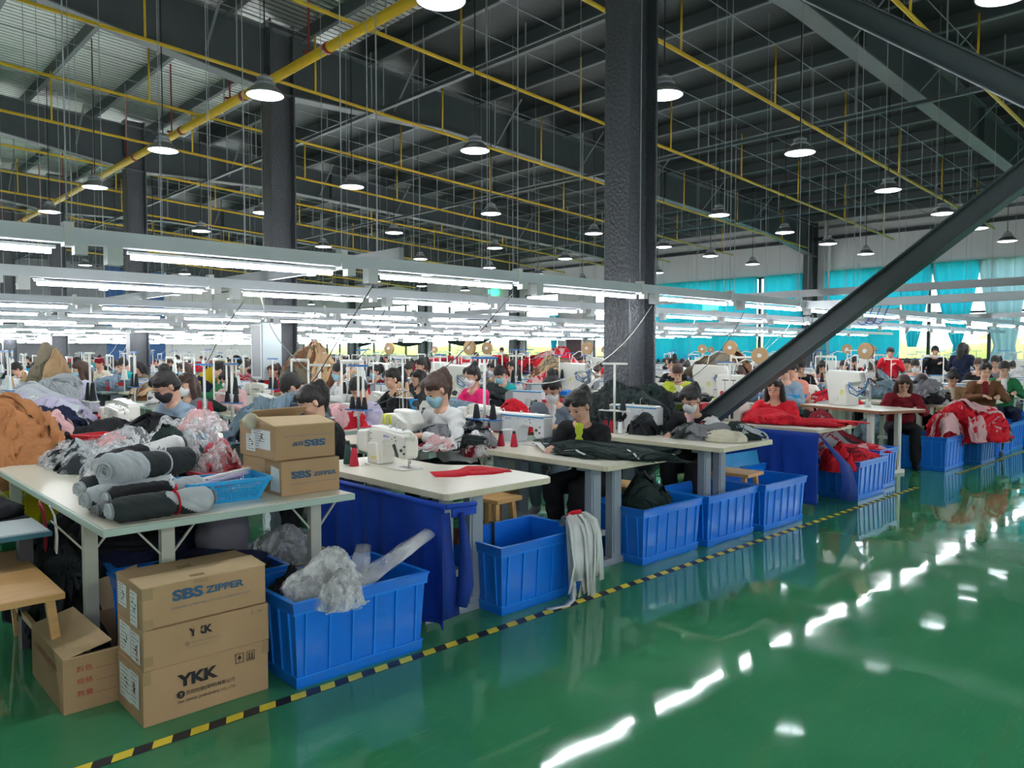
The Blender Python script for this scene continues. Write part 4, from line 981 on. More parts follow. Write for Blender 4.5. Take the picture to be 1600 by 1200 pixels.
# ================================================================ FOREGROUND
# --- packing table
PX0, PX1, PY0, PY1 = .917, 2.125, 3.445, 5.84
t = thing('packing_table', 'large cream packing table with pale green edge, piled with garment rolls', 'table', (PX0, PY0, 0))
mb = MB(); mb.box(0, PX1-PX0, 0, PY1-PY0, .725, .757); mb.build('table_edge', 'edge_green', t, bev=.003)
MB().box(.012, PX1-PX0-.012, .012, PY1-PY0-.012, .7572, .76).build('tabletop', 'top_cream', t)
for (x, y) in ((.09, .55), (.33, .22), (1.09, .22), (1.09, 1.9), (.09, 2.2), (.62, 2.2)):
    MB().box(x-.03, x+.03, y-.02, y+.02, 0, .725).build('leg', 'leg_cream', t)
    mb = MB(); mb.bar((x-.02, y, .55), (x-.16, y, .72), .014, .008); mb.bar((x+.02, y, .55), (x+.16, y, .72), .014, .008); mb.build('brace_strut', 'leg_cream', t)
MB().box(.05, 1.15, .18, .22, .69, .725).build('rail', 'leg_cream', t); MB().box(.05, 1.15, 1.9, 1.94, .69, .725).build('rail', 'leg_cream', t)
# --- rolled garment bundles
def roll(name, label, p0, p1, r, split, tie, seed, mats=('c_charcoal', 'c_lightgrey'), flat=.85, diag=.35, tieat=.55):
    t = thing(name, label, 'garment roll', p0); p0 = Vector(p0); p1 = Vector(p1); d = p1-p0; L = d.length; u = d.normalized(); a = u.cross(Vector((0, 0, 1))).normalized(); b = a.cross(u)
    mb = MB(); n = 44; m = 60
    for i in range(m+1):
        s = i/m; e = min(1, .62+min(s, 1-s)*6)
        for k in range(n):
            th = 2*PI*k/n; rr = r*e*(1+.16*noise.noise(Vector((s*4, math.cos(th)*1.2, seed)))+.035*noise.noise(Vector((s*3, th*3 if th < PI else (2*PI-th)*3, seed+9)))+.07*(1-abs(noise.noise(Vector((s*9+math.sin(th)*2, th*.8 if th < PI else (2*PI-th)*.8, seed+5))))*2))
            if tie: rr *= 1-.16*math.exp(-((s-tieat)/.05)**2)
            q = u*(s*L)+a*math.cos(th)*rr+b*math.sin(th)*rr*flat; mb.v.append(tuple(q))
    for i in range(m):
        for k in range(n):
            j = (k+1) % n; th = 2*PI*k/n; s = i/m; c = s+diag*math.sin(th)*.5+diag*.4*math.cos(th)
            mi = 0 if (c < split) else 1
            mb.f.append([i*n+k, i*n+j, (i+1)*n+j, (i+1)*n+k]); mb.m.append(mi); mb.sm.append(True)
    mb.f.append(list(range(n-1, -1, -1))); mb.m.append(1); mb.sm.append(False); mb.f.append([m*n+k for k in range(n)]); mb.m.append(0); mb.sm.append(False)
    mb.build('cloth', list(mats), t)
    for e, s in ((0, -1), (1, 1)):      # spiral ends of the roll
        mb = MB(); pts = []; c = u*(L*e)
        for i in range(40): th = i*.42; rr = r*.12+r*.5*i/40; pts.append(c+u*s*.012+a*math.cos(th)*rr+b*math.sin(th)*rr*flat)
        mb.tube(pts, .006, 5); mb.build('rolled_end', mats[1] if e == 0 else 'c_grey', t)
    if tie:
        pts = [u*(L*tieat)+a*math.cos(2*PI*i/20)*r*.93+b*math.sin(2*PI*i/20)*r*flat*.93 for i in range(21)]
        mb = MB(); mb.tube(pts, .0045, 6)
        top = u*(L*tieat)+b*r*flat*.95; mb.tube([top, top+a*.03+b*.02, top+a*.05+b*.0-u*.02], .004, 5); mb.tube([top, top-a*.03+b*.022+u*.02, top-a*.055+u*.03], .004, 5); mb.build('tie_ribbon', tie, t)
    return t
R_ = roll
R_('garment_roll', 'dark and silver garment roll tied with red string at the table front', (.975, 3.535, .815), (1.41, 3.555, .815), .066, .72, 'c_red', 1, tieat=.62)
R_('garment_roll', 'dark garment roll with white tie, behind the red-tied roll', (1.01, 3.70, .835), (1.45, 3.73, .84), .066, .8, 'c_white', 2, mats=('c_black', 'c_lightgrey'), tieat=.62)
R_('garment_roll', 'silver-grey roll with frayed end, lowest at the left of the pile', (.955, 3.82, .825), (1.38, 3.92, .825), .068, .12, None, 3, mats=('c_charcoal', 'c_lightgrey'))
R_('garment_roll', 'grey roll beside the frayed roll, ends sticking out over the table', (.96, 3.67, .80), (1.28, 3.78, .81), .045, .1, None, 4, mats=('c_charcoal', 'c_grey'))
R_('garment_roll', 'big roll with broad silver band and dark body, topmost left', (1.075, 3.90, .935), (1.52, 4.10, .935), .078, 1.5, 'c_white', 5, mats=('c_charcoal', 'c_lightgrey'), tieat=.62)
b_ = R_('garment_roll', 'silver sleeve end of the topmost left roll', (1.06, 3.893, .935), (1.22, 3.965, .935), .092, -1, None, 6); b_['label'] = 'short silver cuff wrapped around the left end of the big roll'
R_('garment_roll', 'dark roll with white flap and tag, at the back of the pile', (1.10, 4.16, .93), (1.58, 4.42, .96), .075, 1.4, 'c_white', 7, mats=('c_black', 'c_white'), diag=.9)
R_('garment_roll', 'white folded roll lying across the pile behind', (1.12, 4.30, .89), (1.55, 4.28, 1.0), .06, -.4, None, 8, mats=('c_black', 'c_white'))
R_('garment_roll', 'dark roll under the pile in the middle of the table', (1.02, 4.18, .82), (1.5, 4.32, .82), .072, 1.4, None, 9)
heap('garment', 'crumpled dark green garment on top of the rolls', 'garment', (1.60, 4.55, .86), (.12, .15), .16, 'c_darkgreen', 11)
# --- bagged garments
def bag(label, c, r, h, inner, film_='bag_clear', seed=1, rz=0, cat='bagged garment', name='bagged_garment', group=None, fill=.86):
    t = thing(name, label, cat, c, rz, group)
    heap('garment', None, None, (0, 0, 0), (r[0]*fill, r[1]*fill), h*fill, inner, seed, parent=t, fold=.2)
    heap('plastic_film', None, None, (0, 0, -.002), r, h, film_, seed+40, parent=t, patches=11, fold=.15)
    return t
bg_ = [((1.42, 4.50), .16, .14, .14, ('c_grey', 'c_black'), 'grey'), ((1.62, 4.78), .2, .15, .2, ('c_lightgrey', 'c_charcoal'), 'silver and black'), ((1.35, 4.85), .17, .16, .17, ('c_white', 'c_lightgrey'), 'pale grey'),
       ((1.86, 4.86), .17, .14, .24, ('c_bluegrey', 'c_white'), 'pale blue'), ((1.55, 5.15), .2, .16, .2, ('c_grey', 'c_white'), 'grey and white'), ((1.86, 5.2), .17, .16, .24, ('c_lightgrey', 'c_navy'), 'light grey and navy'),
       ((1.3, 5.2), .18, .15, .16, ('c_charcoal', 'c_lightgrey'), 'charcoal'), ((1.6, 5.5), .2, .16, .2, ('c_white', 'c_palepink'), 'white and pink'), ((1.95, 5.55), .14, .16, .22, ('c_palepink', 'c_white'), 'pale pink'), ((1.3, 5.55), .18, .16, .12, ('c_grey', 'c_black'), 'dark grey')]
pos_ = ['nearest the dark rolls', 'in the middle of the pile', 'left of the middle of the pile', 'just left of the stacked cartons', 'behind the middle of the pile', 'behind the stacked cartons', 'at the left back of the pile', 'at the far back of the pile', 'at the far back right of the pile', 'at the far left corner of the pile']
for i, (c, a, b, h, inn, nm) in enumerate(bg_):
    bag('clear bag of %s garments %s' % (nm, pos_[i]), (c[0], c[1], .762), (a, b), h, inn, 'bag_clear', seed=60+i, rz=i*.9, group='bagged garments on the packing table')
bag('pink-tinted bag with blue print on top of the bag pile', (1.93, 5.0, .98), (.15, .15), .13, ('c_palepink', 'c_white'), 'bag_pink', 75)
bag('bag of black garments standing in the rear blue basket', (1.62, 4.42, .80), (.11, .09), .2, ('c_black', 'c_charcoal'), 'bag_clear', 76)
bag('bag of red garments in the small red basket', (1.74, 4.24, .79), (.12, .10), .18, ('c_darkred', 'c_bagred'), 'bag_pink', 77)
bag('bag of dark red garments behind the red basket', (1.80, 4.40, .79), (.09, .11), .19, ('c_bagred', 'c_darkred'), 'bag_pink', 78)
# --- baskets on the table
basket((1.55, 3.75, .761), 'blue perforated plastic basket at the front edge of the packing table', .40, .26, .105, rz=-.08)
basket((1.72, 4.27, .761), 'small red plastic basket holding bagged red garments', .26, .24, .07, 'basket_red', rz=.1)
basket((1.55, 4.46, .761), 'blue basket half hidden behind the rolls', .3, .22, .09, rz=.15)
for i, (a, b, z, m_, l) in enumerate((((1.40, 3.72), (1.74, 3.86), .872, 'c_white', 'long white folded strip resting across the blue basket'), ((1.38, 3.66), (1.70, 3.80), .862, 'c_lav', 'lilac-grey folded strip inside the blue basket'), ((1.50, 3.72), (1.70, 3.74), .83, 'c_bagred', 'pink-red folded strip in the blue basket'), ((1.55, 3.66), (1.72, 3.68), .82, 'c_palepink', 'pale pink folded strip at the right of the blue basket'))):
    mb = MB(); mb.bar((a[0], a[1], z), (b[0], b[1], z+.012), .028, .014); tag(mb.build('fabric_strip', m_, bev=.004), l, 'fabric strip')
# --- two SBS cartons on the table
t = carton('carton', (1.79, 3.60, .76), .335, .45, .178, 'lower carton on the packing table with blue upright zipper lettering', seam=False)
text('printed_logo', 'SBS', 'ink_blue', t, .11, .038, (.055, -.0045, .085), (1, 0, 0), (0, 0, 1), .04); text('printed_logo', 'ZIPPER', 'ink_blue', t, .135, .022, (.178, -.0045, .088), (1, 0, 0), (0, 0, 1), .03)
text('printed_line', 'ZHEJIANG ZIPPER CO. GB/T ISO 9001-2008', 'ink_blue', t, .27, .006, (.045, -.0045, .055), (1, 0, 0), (0, 0, 1))
plate('packing_tape', 'packtape', t, [(-.001, .18, .05), (-.001, .02, .05), (-.001, .02, .178), (-.001, .18, .178)]); plate('clear_film', 'paper', t, [(-.002, .12, .02), (-.002, .01, .02), (-.002, .02, .14), (-.002, .11, .15)])
t = carton('carton', (1.775, 3.635, .94), .345, .42, .178, 'upper open-topped carton on the packing table with upside-down lettering', seam=False)
text('printed_logo', 'SBS', 'ink_blue', t, .125, .036, (.285, -.0045, .098), (-1, 0, 0), (0, 0, -1), .04); text('printed_logo', '拉链', 'ink_blue', t, .065, .024, (.155, -.0045, .092), (-1, 0, 0), (0, 0, -1), .02)
text('printed_line', 'ZHEJIANG ZIPPER CO. GB/T ISO 9001-2008', 'ink_blue', t, .26, .006, (.31, -.0045, .125), (-1, 0, 0), (0, 0, -1))
sticker(t, .05, .27, .05, .15, seed=3); sticker(t, .22, .33, .03, .12, x=-.003, seed=4)
mb = MB(); mb.add([(-.004, 0, .178), (.349, 0, .178), (.36, .19, .205), (-.01, .2, .212)], [(0, 1, 2, 3)]); solid(mb.build('flap', 'card_light', t), .005)
mb = MB(); mb.add([(0, .42, .178), (.345, .42, .178), (.345, .30, .25), (.03, .31, .24)], [(0, 1, 2, 3)]); solid(mb.build('flap', 'card_light', t), .005)
t = thing('tape_roll', 'small pale yellow ribbon roll beside the upper carton', 'ribbon roll', (1.76, 3.88, 1.13))
MB().lathe([(.03, -.02), (.04, -.018), (.042, 0), (.04, .018), (.03, .02)], 16, T=Matrix.Rotation(1.2, 4, 'X')).build('ribbon', 'c_cream', t)
# --- floor cartons
SXB = .975
t = carton('carton', (SXB, 3.165, 0), .525, .325, .225, 'bottom carton of the floor stack with big black lettering', seam=False)
text('printed_logo', 'YKK', 'ink', t, .17, .052, (.13, -.0045, .125), (1, 0, 0), (0, 0, 1), .05); text('printed_name', '吉田拉链(深圳)有限公司', 'ink', t, .205, .021, (.165, -.0045, .083), (1, 0, 0), (0, 0, 1), .006)
text('printed_name', 'YKK ZIPPER (SHENZHEN) CO., LTD.', 'ink', t, .245, .014, (.13, -.0045, .055), (1, 0, 0), (0, 0, 1), .01)
mb = MB(); mb.lathe([(.0155, 0), (.0155, .001)], 24, T=Matrix.Translation((.145, -.0042, .094)) @ Matrix.Rotation(PI/2, 4, 'X')); e = mb.build('emblem', 'ink', t); text('emblem_mark', 'Y', 'card', e, .014, .016, (.138, -.0058, .086), (1, 0, 0), (0, 0, 1), .03)
for k in range(2):
    x = .375+k*.05; mb = MB()
    for a, b, c, d in ((0, .036, 0, .002), (0, .036, .04, .042), (0, .002, 0, .042), (.034, .036, 0, .042)): mb.box(x+a, x+b, -.0052, -.0042, .155+c, .155+d)
    if k == 0: mb.lathe([(.011, 0), (.011, .001)], 3, T=Matrix.Translation((x+.018, -.0042, .18)) @ Matrix.Rotation(PI/2, 4, 'X') @ Matrix.Rotation(PI/2, 4, 'Z')); mb.box(x+.017, x+.019, -.0052, -.0042, .162, .18)
    else:
        for q in (.010, .022): mb.box(x+q, x+q+.004, -.0052, -.0042, .164, .19)
        mb.box(x+.006, x+.03, -.0052, -.0042, .161, .164)
    mb.build('printed_symbol', 'ink', t)
sticker(t, .14, .29, .05, .19, seed=5); sticker(t, .04, .15, .06, .2, x=-.003, seed=6)
text('handwriting', 'O.', 'ink_red', t, .035, .05, (-.0045, .11, .11), (0, -1, 0), (0, 0, 1), .0)
for (a, b) in ((.0, .03), (.495, .525)): plate('packing_tape', 'packtape', t, [(a, -.0042, .17), (b, -.0042, .17), (b, -.0042, .225), (a, -.0042, .225)])
t = carton('carton', (SXB+.002, 3.158, .227), .525, .325, .162, 'middle flat carton of the floor stack with rubbed black lettering', seam=False)
text('printed_logo', 'YKK', 'ink', t, .10, .034, (.175, -.0045, .10), (1, 0, 0), (0, 0, 1), .05, label='partly rubbed-off black lettering'); plate('packing_tape', 'card', t, [(.195, -.0056, .085), (.222, -.0056, .09), (.225, -.0056, .14), (.2, -.0056, .145)])
text('printed_name', '吉田拉链(深圳)有限公司', 'ink_grey', t, .12, .012, (.185, -.0045, .068), (1, 0, 0), (0, 0, 1), .004); text('printed_name', 'YKK ZIPPER (SHENZHEN) CO., LTD.', 'ink_grey', t, .14, .008, (.16, -.0045, .052), (1, 0, 0), (0, 0, 1), .004)
mb = MB(); mb.lathe([(.009, 0), (.009, .001)], 20, T=Matrix.Translation((.17, -.0042, .074)) @ Matrix.Rotation(PI/2, 4, 'X')); mb.build('emblem', 'ink_grey', t)
text('printed_symbol', '↑↑', 'ink', t, .02, .018, (.47, -.0045, .128), (1, 0, 0), (0, 0, 1)); text('printed_symbol', '☂', 'ink', t, .018, .018, (.44, -.0045, .128), (1, 0, 0), (0, 0, 1))
sticker(t, .15, .29, .02, .145, seed=7); sticker(t, .03, .14, .02, .14, x=-.003, seed=8); text('handwriting', 'B', 'ink_red', t, .02, .05, (-.0045, .075, .03), (0, -1, 0), (0, 0, 1), .0)
plate('packing_tape', 'packtape', t, [(0, -.0042, .02), (.035, -.0042, .02), (.035, -.0042, .06), (0, -.0042, .06)])
t = carton('carton', (SXB+.004, 3.168, .391), .515, .325, .168, 'top carton of the floor stack with blue zipper lettering and loose flaps')
text('printed_logo', 'SBS', 'ink_blue', t, .125, .046, (.115, -.0045, .093), (1, 0, 0), (0, 0, 1), .04); text('printed_logo', 'ZIPPER', 'ink_blue', t, .165, .03, (.25, -.0045, .098), (1, 0, 0), (0, 0, 1), .03)
text('printed_line', 'ZHEJIANG ZIPPER GB/T1571-2014 CNSB/T0711-2014', 'ink_blue', t, .33, .009, (.11, -.0045, .06), (1, 0, 0), (0, 0, 1))
sticker(t, .19, .30, .045, .14, seed=9); sticker(t, .05, .14, .0, .14, x=-.003, seed=10)
for (a, b, c, d) in ((.0, .04, 0, .04), (0, .04, .12, .168), (.2, .26, .15, .168)): plate('packing_tape', 'packtape', t, [(a, -.0042, c), (b, -.0042, c), (b, -.0042, d), (a, -.0042, d)])
plate('packing_tape', 'packtape', t, [(.2, .02, .1735), (.26, .02, .1735), (.26, .2, .180), (.2, .2, .180)])
# open carton
def open_box(loc, L, W, H, label, mt='card', flaps=(), rz=0):
    t = thing('open_carton', label, 'cardboard box', loc, rz); th = .005; mb = MB()
    mb.box(0, L, 0, W, 0, th); mb.box(0, L, 0, th, th, H); mb.box(0, L, W-th, W, th, H); mb.box(0, th, th, W-th, th, H); mb.box(L-th, L, th, W-th, th, H); mb.build('body', mt, t)
    for f in flaps: m2 = MB(); m2.add(f, [(0, 1, 2, 3)]); solid(m2.build('flap', 'card_light', t), .005)
    return t
t = open_box((.772, 3.505, 0), .19, .56, .232, 'open carton with red characters left of the carton stack', flaps=[])
for o in [o for o in bpy.data.objects if o.parent == t]: bpy.data.objects.remove(o)
th = .005; L, W, H = .47, .56, .232; mb = MB(); mb.box(0, L, 0, W, 0, th); mb.box(0, L, 0, th, th, H); mb.box(0, L, W-th, W, th, H); mb.box(0, th, th, W-th, th, H); mb.box(L-th, L, th, W-th, th, H); mb.build('body', 'card', t)
for f in ([(0, 0, H), (0, W, H), (.17, W-.02, H+.05), (.19, .01, H+.035)], [(0, 0, H), (L, 0, H), (L, .13, H-.05), (.03, .14, H-.04)], [(.3, W, H), (L, W, H), (L, W+.02, H+.19), (.27, W+.03, H+.14)]):
    m2 = MB(); m2.add(f, [(0, 1, 2, 3)]); solid(m2.build('flap', 'card_light', t), .005)
for i, s in enumerate(('颜色', '规格', '数量')):
    text('printed_text', s, 'ink_red', t, .062, .026, (.05, -.001, .165-.052*i), (1, 0, 0), (0, 0, 1), .01); plate('printed_line', 'ink_red', t, [(.125, -.001, .165-.052*i), (.2, -.001, .165-.052*i), (.2, -.001, .167-.052*i), (.125, -.001, .167-.052*i)])
text('printed_text', '纺织服装有限公司专用箱', 'ink_red', t, .40, .03, (-.001, .50, .15), (0, -1, 0), (0, 0, 1), .006)
# --- under the packing table
crate(1.12, 3.63, 'dark blue crate under the packing table, nearest the carton stack', .72, .48, .40); crate(1.16, 4.16, 'dark blue crate under the packing table, behind the first one', .72, .48, .40)
R_('garment_roll', 'grey roll sticking out of the crate under the table', (1.15, 3.72, .42), (1.40, 3.80, .44), .055, -.2, None, 14, mats=('c_black', 'c_bluegrey'))
mb = MB(); strip(mb, [(1.16, 3.72, .43), (1.10, 3.66, .44), (1.06, 3.62, .38), (1.03, 3.62, .30)], [.05, .05, .045, .01], (.3, 1, 0)); tag(solid(mb.build('paper_strip', 'paper')), 'white paper strip hanging over the crate corner under the table', 'paper strip')
heap('dark_garment', 'dark garment bulging from the near crate under the table', 'garment', (1.5, 3.86, .36), (.28, .2), .14, ('c_navy', 'c_black'), 15)
heap('dark_garment', 'dark garment filling the rear crate under the table', 'garment', (1.45, 4.4, .36), (.3, .22), .16, ('c_black', 'c_navy'), 16)
t = thing('cloth_sack', 'tall grey cloth sack standing under the packing table', 'sack', (1.66, 4.02, .30)); mb = MB(); n = 26
for i in range(15):
    for k in range(n):
        th = 2*PI*k/n; r = .135*(1+.10*noise.noise(Vector((math.cos(th)*2, math.sin(th)*2, i*.35)))+.05*math.sin(i*1.1+k*.5))*(1 if i < 13 else .8); mb.v.append((r*math.cos(th), r*math.sin(th)*.9, .405*i/14))
for i in range(14):
    for k in range(n): j = (k+1) % n; mb.f.append([i*n+k, i*n+j, (i+1)*n+j, (i+1)*n+k]); mb.m.append(0); mb.sm.append(True)
mb.f.append([14*n+k for k in range(n)]); mb.m.append(0); mb.sm.append(True); mb.f.append(list(range(n-1, -1, -1))); mb.m.append(0); mb.sm.append(False); mb.build('body', 'c_sack', t)
for i, (x, y, rx, ry, h) in enumerate(((1.02, 4.45, .2, .3, .42), (1.1, 4.95, .25, .3, .5), (1.35, 5.3, .4, .3, .45), (.98, 4.15, .13, .18, .2))):
    heap('dark_garment', 'black garment heap under the table, ' + ('beside the crates', 'behind the table leg', 'deep under the table', 'nearest the stool')[i], 'garment', (x, y, 0), (rx, ry), h, ('c_black', 'c_charcoal'), 20+i)
t = open_box((1.78, 3.80, 0), .48, .36, .33, 'open brown carton under the table holding a clear plastic bag', 'card_in', flaps=[[(.48, 0, .33), (.48, .36, .33), (.56, .36, .30), (.55, 0, .30)]])
bag('grey clear plastic bag bulging out of the brown carton', (1.98, 3.96, .28), (.2, .17), .22, ('c_grey', 'c_lightgrey'), 'bag_grey', 30, name='plastic_bag', cat='plastic bag', fill=.6)
# --- left edge
stool((.56, 4.22, 0), 'long light wooden stool at the left edge of the photo', L=.98, W=.56, z=.45)
t = thing('side_table', 'small grey-topped table with dark blue edge behind the wooden stool', 'table', (.3, 4.27, 0))
MB().box(0, .61, 0, .40, .59, .612).build('table_edge', 'edge_blue', t); MB().box(.01, .60, .01, .39, .612, .62).build('tabletop', 'rail_side', t)
for x in (.05, .53): MB().box(x-.03, x+.03, .16, .24, 0, .59).build('leg', 'darkgrey', t)
heap('cushion', 'black cloth cushion on the far side of the blue-edged table', 'cushion', (.62, 4.85, .62), (.27, .2), .11, 'c_black', 31, fold=.08, crease=.02)
mb = MB(); mb.box(.35, .9, 4.70, 5.0, .55, .618); t = tag(mb.build('seat_board', 'darkgrey'), 'dark board carrying the black cushion', 'board'); 
for i, (c, m_) in enumerate((((.905, 4.42), 'c_darkred'), ((.935, 4.33), 'c_white'), ((.925, 4.50), 'c_bagred'))):
    mb = MB(); strip(mb, [(c[0]-.02, c[1], .73), (c[0], c[1], .68), (c[0]+.01, c[1]+.01, .58), (c[0], c[1]-.01, .5)], [.03, .06, .11, .13], (.15, 1, 0)); tag(solid(mb.build('cloth_scrap', m_), .008), ('dark red', 'white', 'pink-red')[i]+' cloth scrap hanging from the packing table edge', 'cloth scrap')
crate(.98, 5.92, 'yellow crate under the brown cloth heap', .5, .4, .62, 'crate_yellow', group=None); crate(1.55, 6.6, 'yellow crate farther back below the black garments', .45, .4, .66, 'crate_yellow', group=None)
crate(.84, 5.1, 'pale green crate under the tables at the left edge', .42, .36, .42, 'c_green', group=None)
t = thing('trolley', 'white tube trolley frame under the brown cloth heap', 'trolley', (.85, 5.95, 0))
for x, y in ((0, 0), (.62, 0), (0, .75), (.62, .75)): MB().tube([(x, y, 0), (x, y, .66)], .014, 8).build('leg', 'leg_white', t)
mb = MB()
for p, q in (((0, 0), (.62, 0)), ((.62, 0), (.62, .75)), ((.62, .75), (0, .75)), ((0, .75), (0, 0))): mb.tube([(*p, .66), (*q, .66)], .014, 8)
mb.build('top_frame', 'leg_white', t)
heap('brown_cloth', 'large rust-brown cloth heap at the left edge', 'cloth', (1.02, 6.25, .64), (.36, .42), .46, 'c_rust', 33, fold=.22, crease=.05, freq=1.5, n=72, m=34)
heap('brown_cloth', 'rust-brown cloth front fold spilling over the trolley', 'cloth', (.98, 5.98, .60), (.33, .22), .32, 'c_rust', 34, fold=.2, crease=.05, freq=1.4, n=72, m=34)
heap('pale_cloth', 'pale lilac translucent cloth behind the brown heap', 'cloth', (1.42, 7.3, .78), (.4, .4), .42, ('c_lav', 'c_white', 'c_lightgrey'), 35)
heap('navy_cloth', 'navy folded garment just right of the brown heap', 'cloth', (1.50, 6.85, .85), (.2, .18), .2, 'c_navy', 36, fold=.1); heap('pink_cloth', 'pale pink cloth hanging right of the brown heap', 'cloth', (1.5, 6.75, .78), (.14, .16), .2, 'c_palepink', 37, fold=.12)
basket((1.62, 6.8, .765), 'blue basket right of the brown heap', .3, .26, .13); basket((1.18, 6.95, .79), 'blue basket left of the pale lilac cloth', .36, .26, .12)
heap('olive_bag', 'tall olive cloth hung on a post at the left', 'cloth', at(76, 608, 8.6), (.2, .2), .42, 'c_olive', 38, fold=.1); heap('tan_bag', 'tan cloth pouch hung beside the olive cloth', 'cloth', at(90, 600, 8.4), (.12, .13), .3, 'c_tan', 39, fold=.1); heap('grey_bag', 'pale grey cloth bag below the tan pouch', 'cloth', at(96, 622, 8.2), (.2, .2), .24, 'c_lightgrey', 40, fold=.1)
# --- blue crates beside the tape
crate(1.565, 3.045, 'large blue crate nearest the cartons, plastic bags spilling out'); crate(2.86, 3.115, 'empty blue crate with white ribbons hung over its corner')
crate(4.265, 3.185, 'blue crate holding a dark green cloth, before the seated woman in black'); crate(5.03, 3.15, 'blue crate second along from the one with dark green cloth'); crate(5.80, 3.10, 'blue crate at the foot of the blue skirted table')
crate(6.18, 3.66, 'blue crate with scraps, tucked behind the front row of crates', .66, .48, .42); crate(7.70, 3.11, 'blue crate heaped with red garments', .70, .48); crate(8.43, 3.20, 'darker blue crate just beyond the crate of red garments', .52, .4, .44)
crate(10.37, 3.14, 'wide blue crate below the brown-edged table', .76, .56, .43); crate(11.3, 2.99, 'dark blue crate under the red and white garment heap', .65, .5, .40, 'bin_dark'); crate(12.25, 3.06, 'blue crate right of the red and white heap', .74, .5, .44)
crate(13.15, 3.1, 'blue crate second to the right of the red heap', .72, .5, .44); crate(14.05, 3.1, 'blue crate third to the right of the red heap', .72, .5, .44)
for k in range(5): crate(15+k*.95, 3.1, 'distant blue crate beyond the right edge, %s' % ORD[k], .72, .5, .44)
MB_ = MB().add([(6.22, 3.72, .42), (6.72, 3.66, .42), (6.74, 3.70, .55), (6.25, 3.77, .54)], [(0, 1, 2, 3)]); tag(solid(MB_.build('crate_lid', 'lid_blue'), .008), 'light blue lid leaning in the crate of scraps', 'crate lid')
heap('scraps', 'red and white scraps in the tucked-away crate', 'scraps', (6.5, 3.9, .36), (.26, .18), .1, ('c_white', 'c_darkred', 'c_black'), 42, mfreq=6)
# plastic bags in first crate
heap('white_padding', 'white wrapped padding in the nearest blue crate', 'wrapped padding', (1.82, 3.30, .28), (.19, .12), .17, ('c_white', 'c_white', 'c_lightgrey'), 43); heap('black_garment', 'black garment wrapped in plastic in the nearest crate', 'garment', (1.72, 3.36, .28), (.13, .1), .14, 'c_black', 44)
bag('milky plastic bag knotted over the front of the nearest crate', (1.81, 3.21, .33), (.18, .11), .19, ('c_white',), 'bag_milky', 46, name='plastic_bag', cat='plastic bag', fill=.55)
heap('plastic_bag', 'round clear bag bulging over the crate front wall', 'plastic bag', (1.79, 3.035, .335), (.10, .075), .14, 'bag_milky', 47, n=60, m=30)
def tongue(label, base, tip, w0, w1, seed, m_='bag_milky'):
    mb = MB(); base = Vector(base); tip = Vector(tip); d = tip-base; s_ = d.cross(Vector((0, 0, 1))).normalized(); up = s_.cross(d).normalized(); n = 18; m = 14
    for i in range(m+1):
        f = i/m; w_ = w0+(w1-w0)*f
        for k in range(n):
            th = 2*PI*k/n; q = base+d*f+s_*math.cos(th)*w_*(1+.2*noise.noise(Vector((f*4, th, seed))))+up*math.sin(th)*w_*.38*(1+.5*noise.noise(Vector((f*5, th*1.2, seed+3)))); mb.v.append(tuple(q))
    for i in range(m):
        for k in range(n): j = (k+1) % n; mb.f.append([i*n+k, i*n+j, (i+1)*n+j, (i+1)*n+k]); mb.m.append(0); mb.sm.append(True)
    mb.f.append([m*n+k for k in range(n)]); mb.m.append(0); mb.sm.append(False)
    return tag(mb.build('plastic_bag', m_), label, 'plastic bag')
tongue('long milky plastic bag stretching up to the right out of the crate', (2.0, 3.22, .36), (2.42, 3.20, .545), .085, .055, 5); tongue('short milky plastic corner standing in the crate', (2.02, 3.28, .34), (2.12, 3.36, .50), .06, .04, 7)
# ribbons on second crate
t = thing('ribbon_bundle', 'bundle of white webbing ribbons tied red, draped over the empty crate corner', 'ribbons', (3.47, 3.10, .40)); rnd = random.Random(5)
def RB(x, y, z): return (x, y, z)
for i in range(18):
    a = -.16+.28*i/17; mb = MB(); ln = rnd.uniform(.22, .40); dx = a*.9+rnd.uniform(-.015, .015); yy = -.05-rnd.uniform(0, .05)
    x0 = rnd.uniform(-.03, .03); pk = rnd.uniform(.07, .11)
    pts = [(x0, .09, .02), (x0*.5+dx*.3, .055, pk*.8), (dx*.6, .0, pk), (dx*.9, yy*.7, pk*.6), (dx, yy, -.02), (dx+rnd.uniform(-.02, .02), yy-.01, -ln*.5), (dx+rnd.uniform(-.03, .03), yy+rnd.uniform(-.02, .01), -ln)]
    tw = rnd.uniform(-.5, .5); strip(mb, pts, .045, (1, tw, 0)); solid(mb.build('ribbon', 'c_tape', t), .003)
mb = MB(); mb.tube([(-.06, .035, .085), (-.03, .0, .115), (.02, -.02, .12)], .014, 8); mb.build('red_tie', 'c_red', t)
mb = MB(); strip(mb, [(3.36, 3.03, .10), (3.33, 3.0, .03), (3.27, 3.0, .006), (3.14, 3.03, .005)], .045, (0, 1, 0)); tag(solid(mb.build('ribbon', 'c_tape')), 'single white ribbon end lying on the tape', 'ribbon')
mb = MB(); strip(mb, [(3.22, 3.61, .41), (3.22, 3.585, .41), (3.22, 3.58, .2), (3.23, 3.57, .03)], .02, (1, 0, 0)); tag(solid(mb.build('strap', 'c_black'), .005), 'black strap hanging inside the empty crate', 'strap')
heap('brown_cloth_scrap', 'dark brown cloth corner over the left rim of the empty crate', 'cloth', (2.86, 3.5, .36), (.05, .07), .08, 'c_brown', 48)
# dark cloth in crate 3
heap('dark_green_cloth', 'dark green cloth draped out of the blue crate', 'cloth', (4.64, 3.44, .25), (.24, .19), .26, 'c_darkgreen', 49, patches=9, fold=.1)
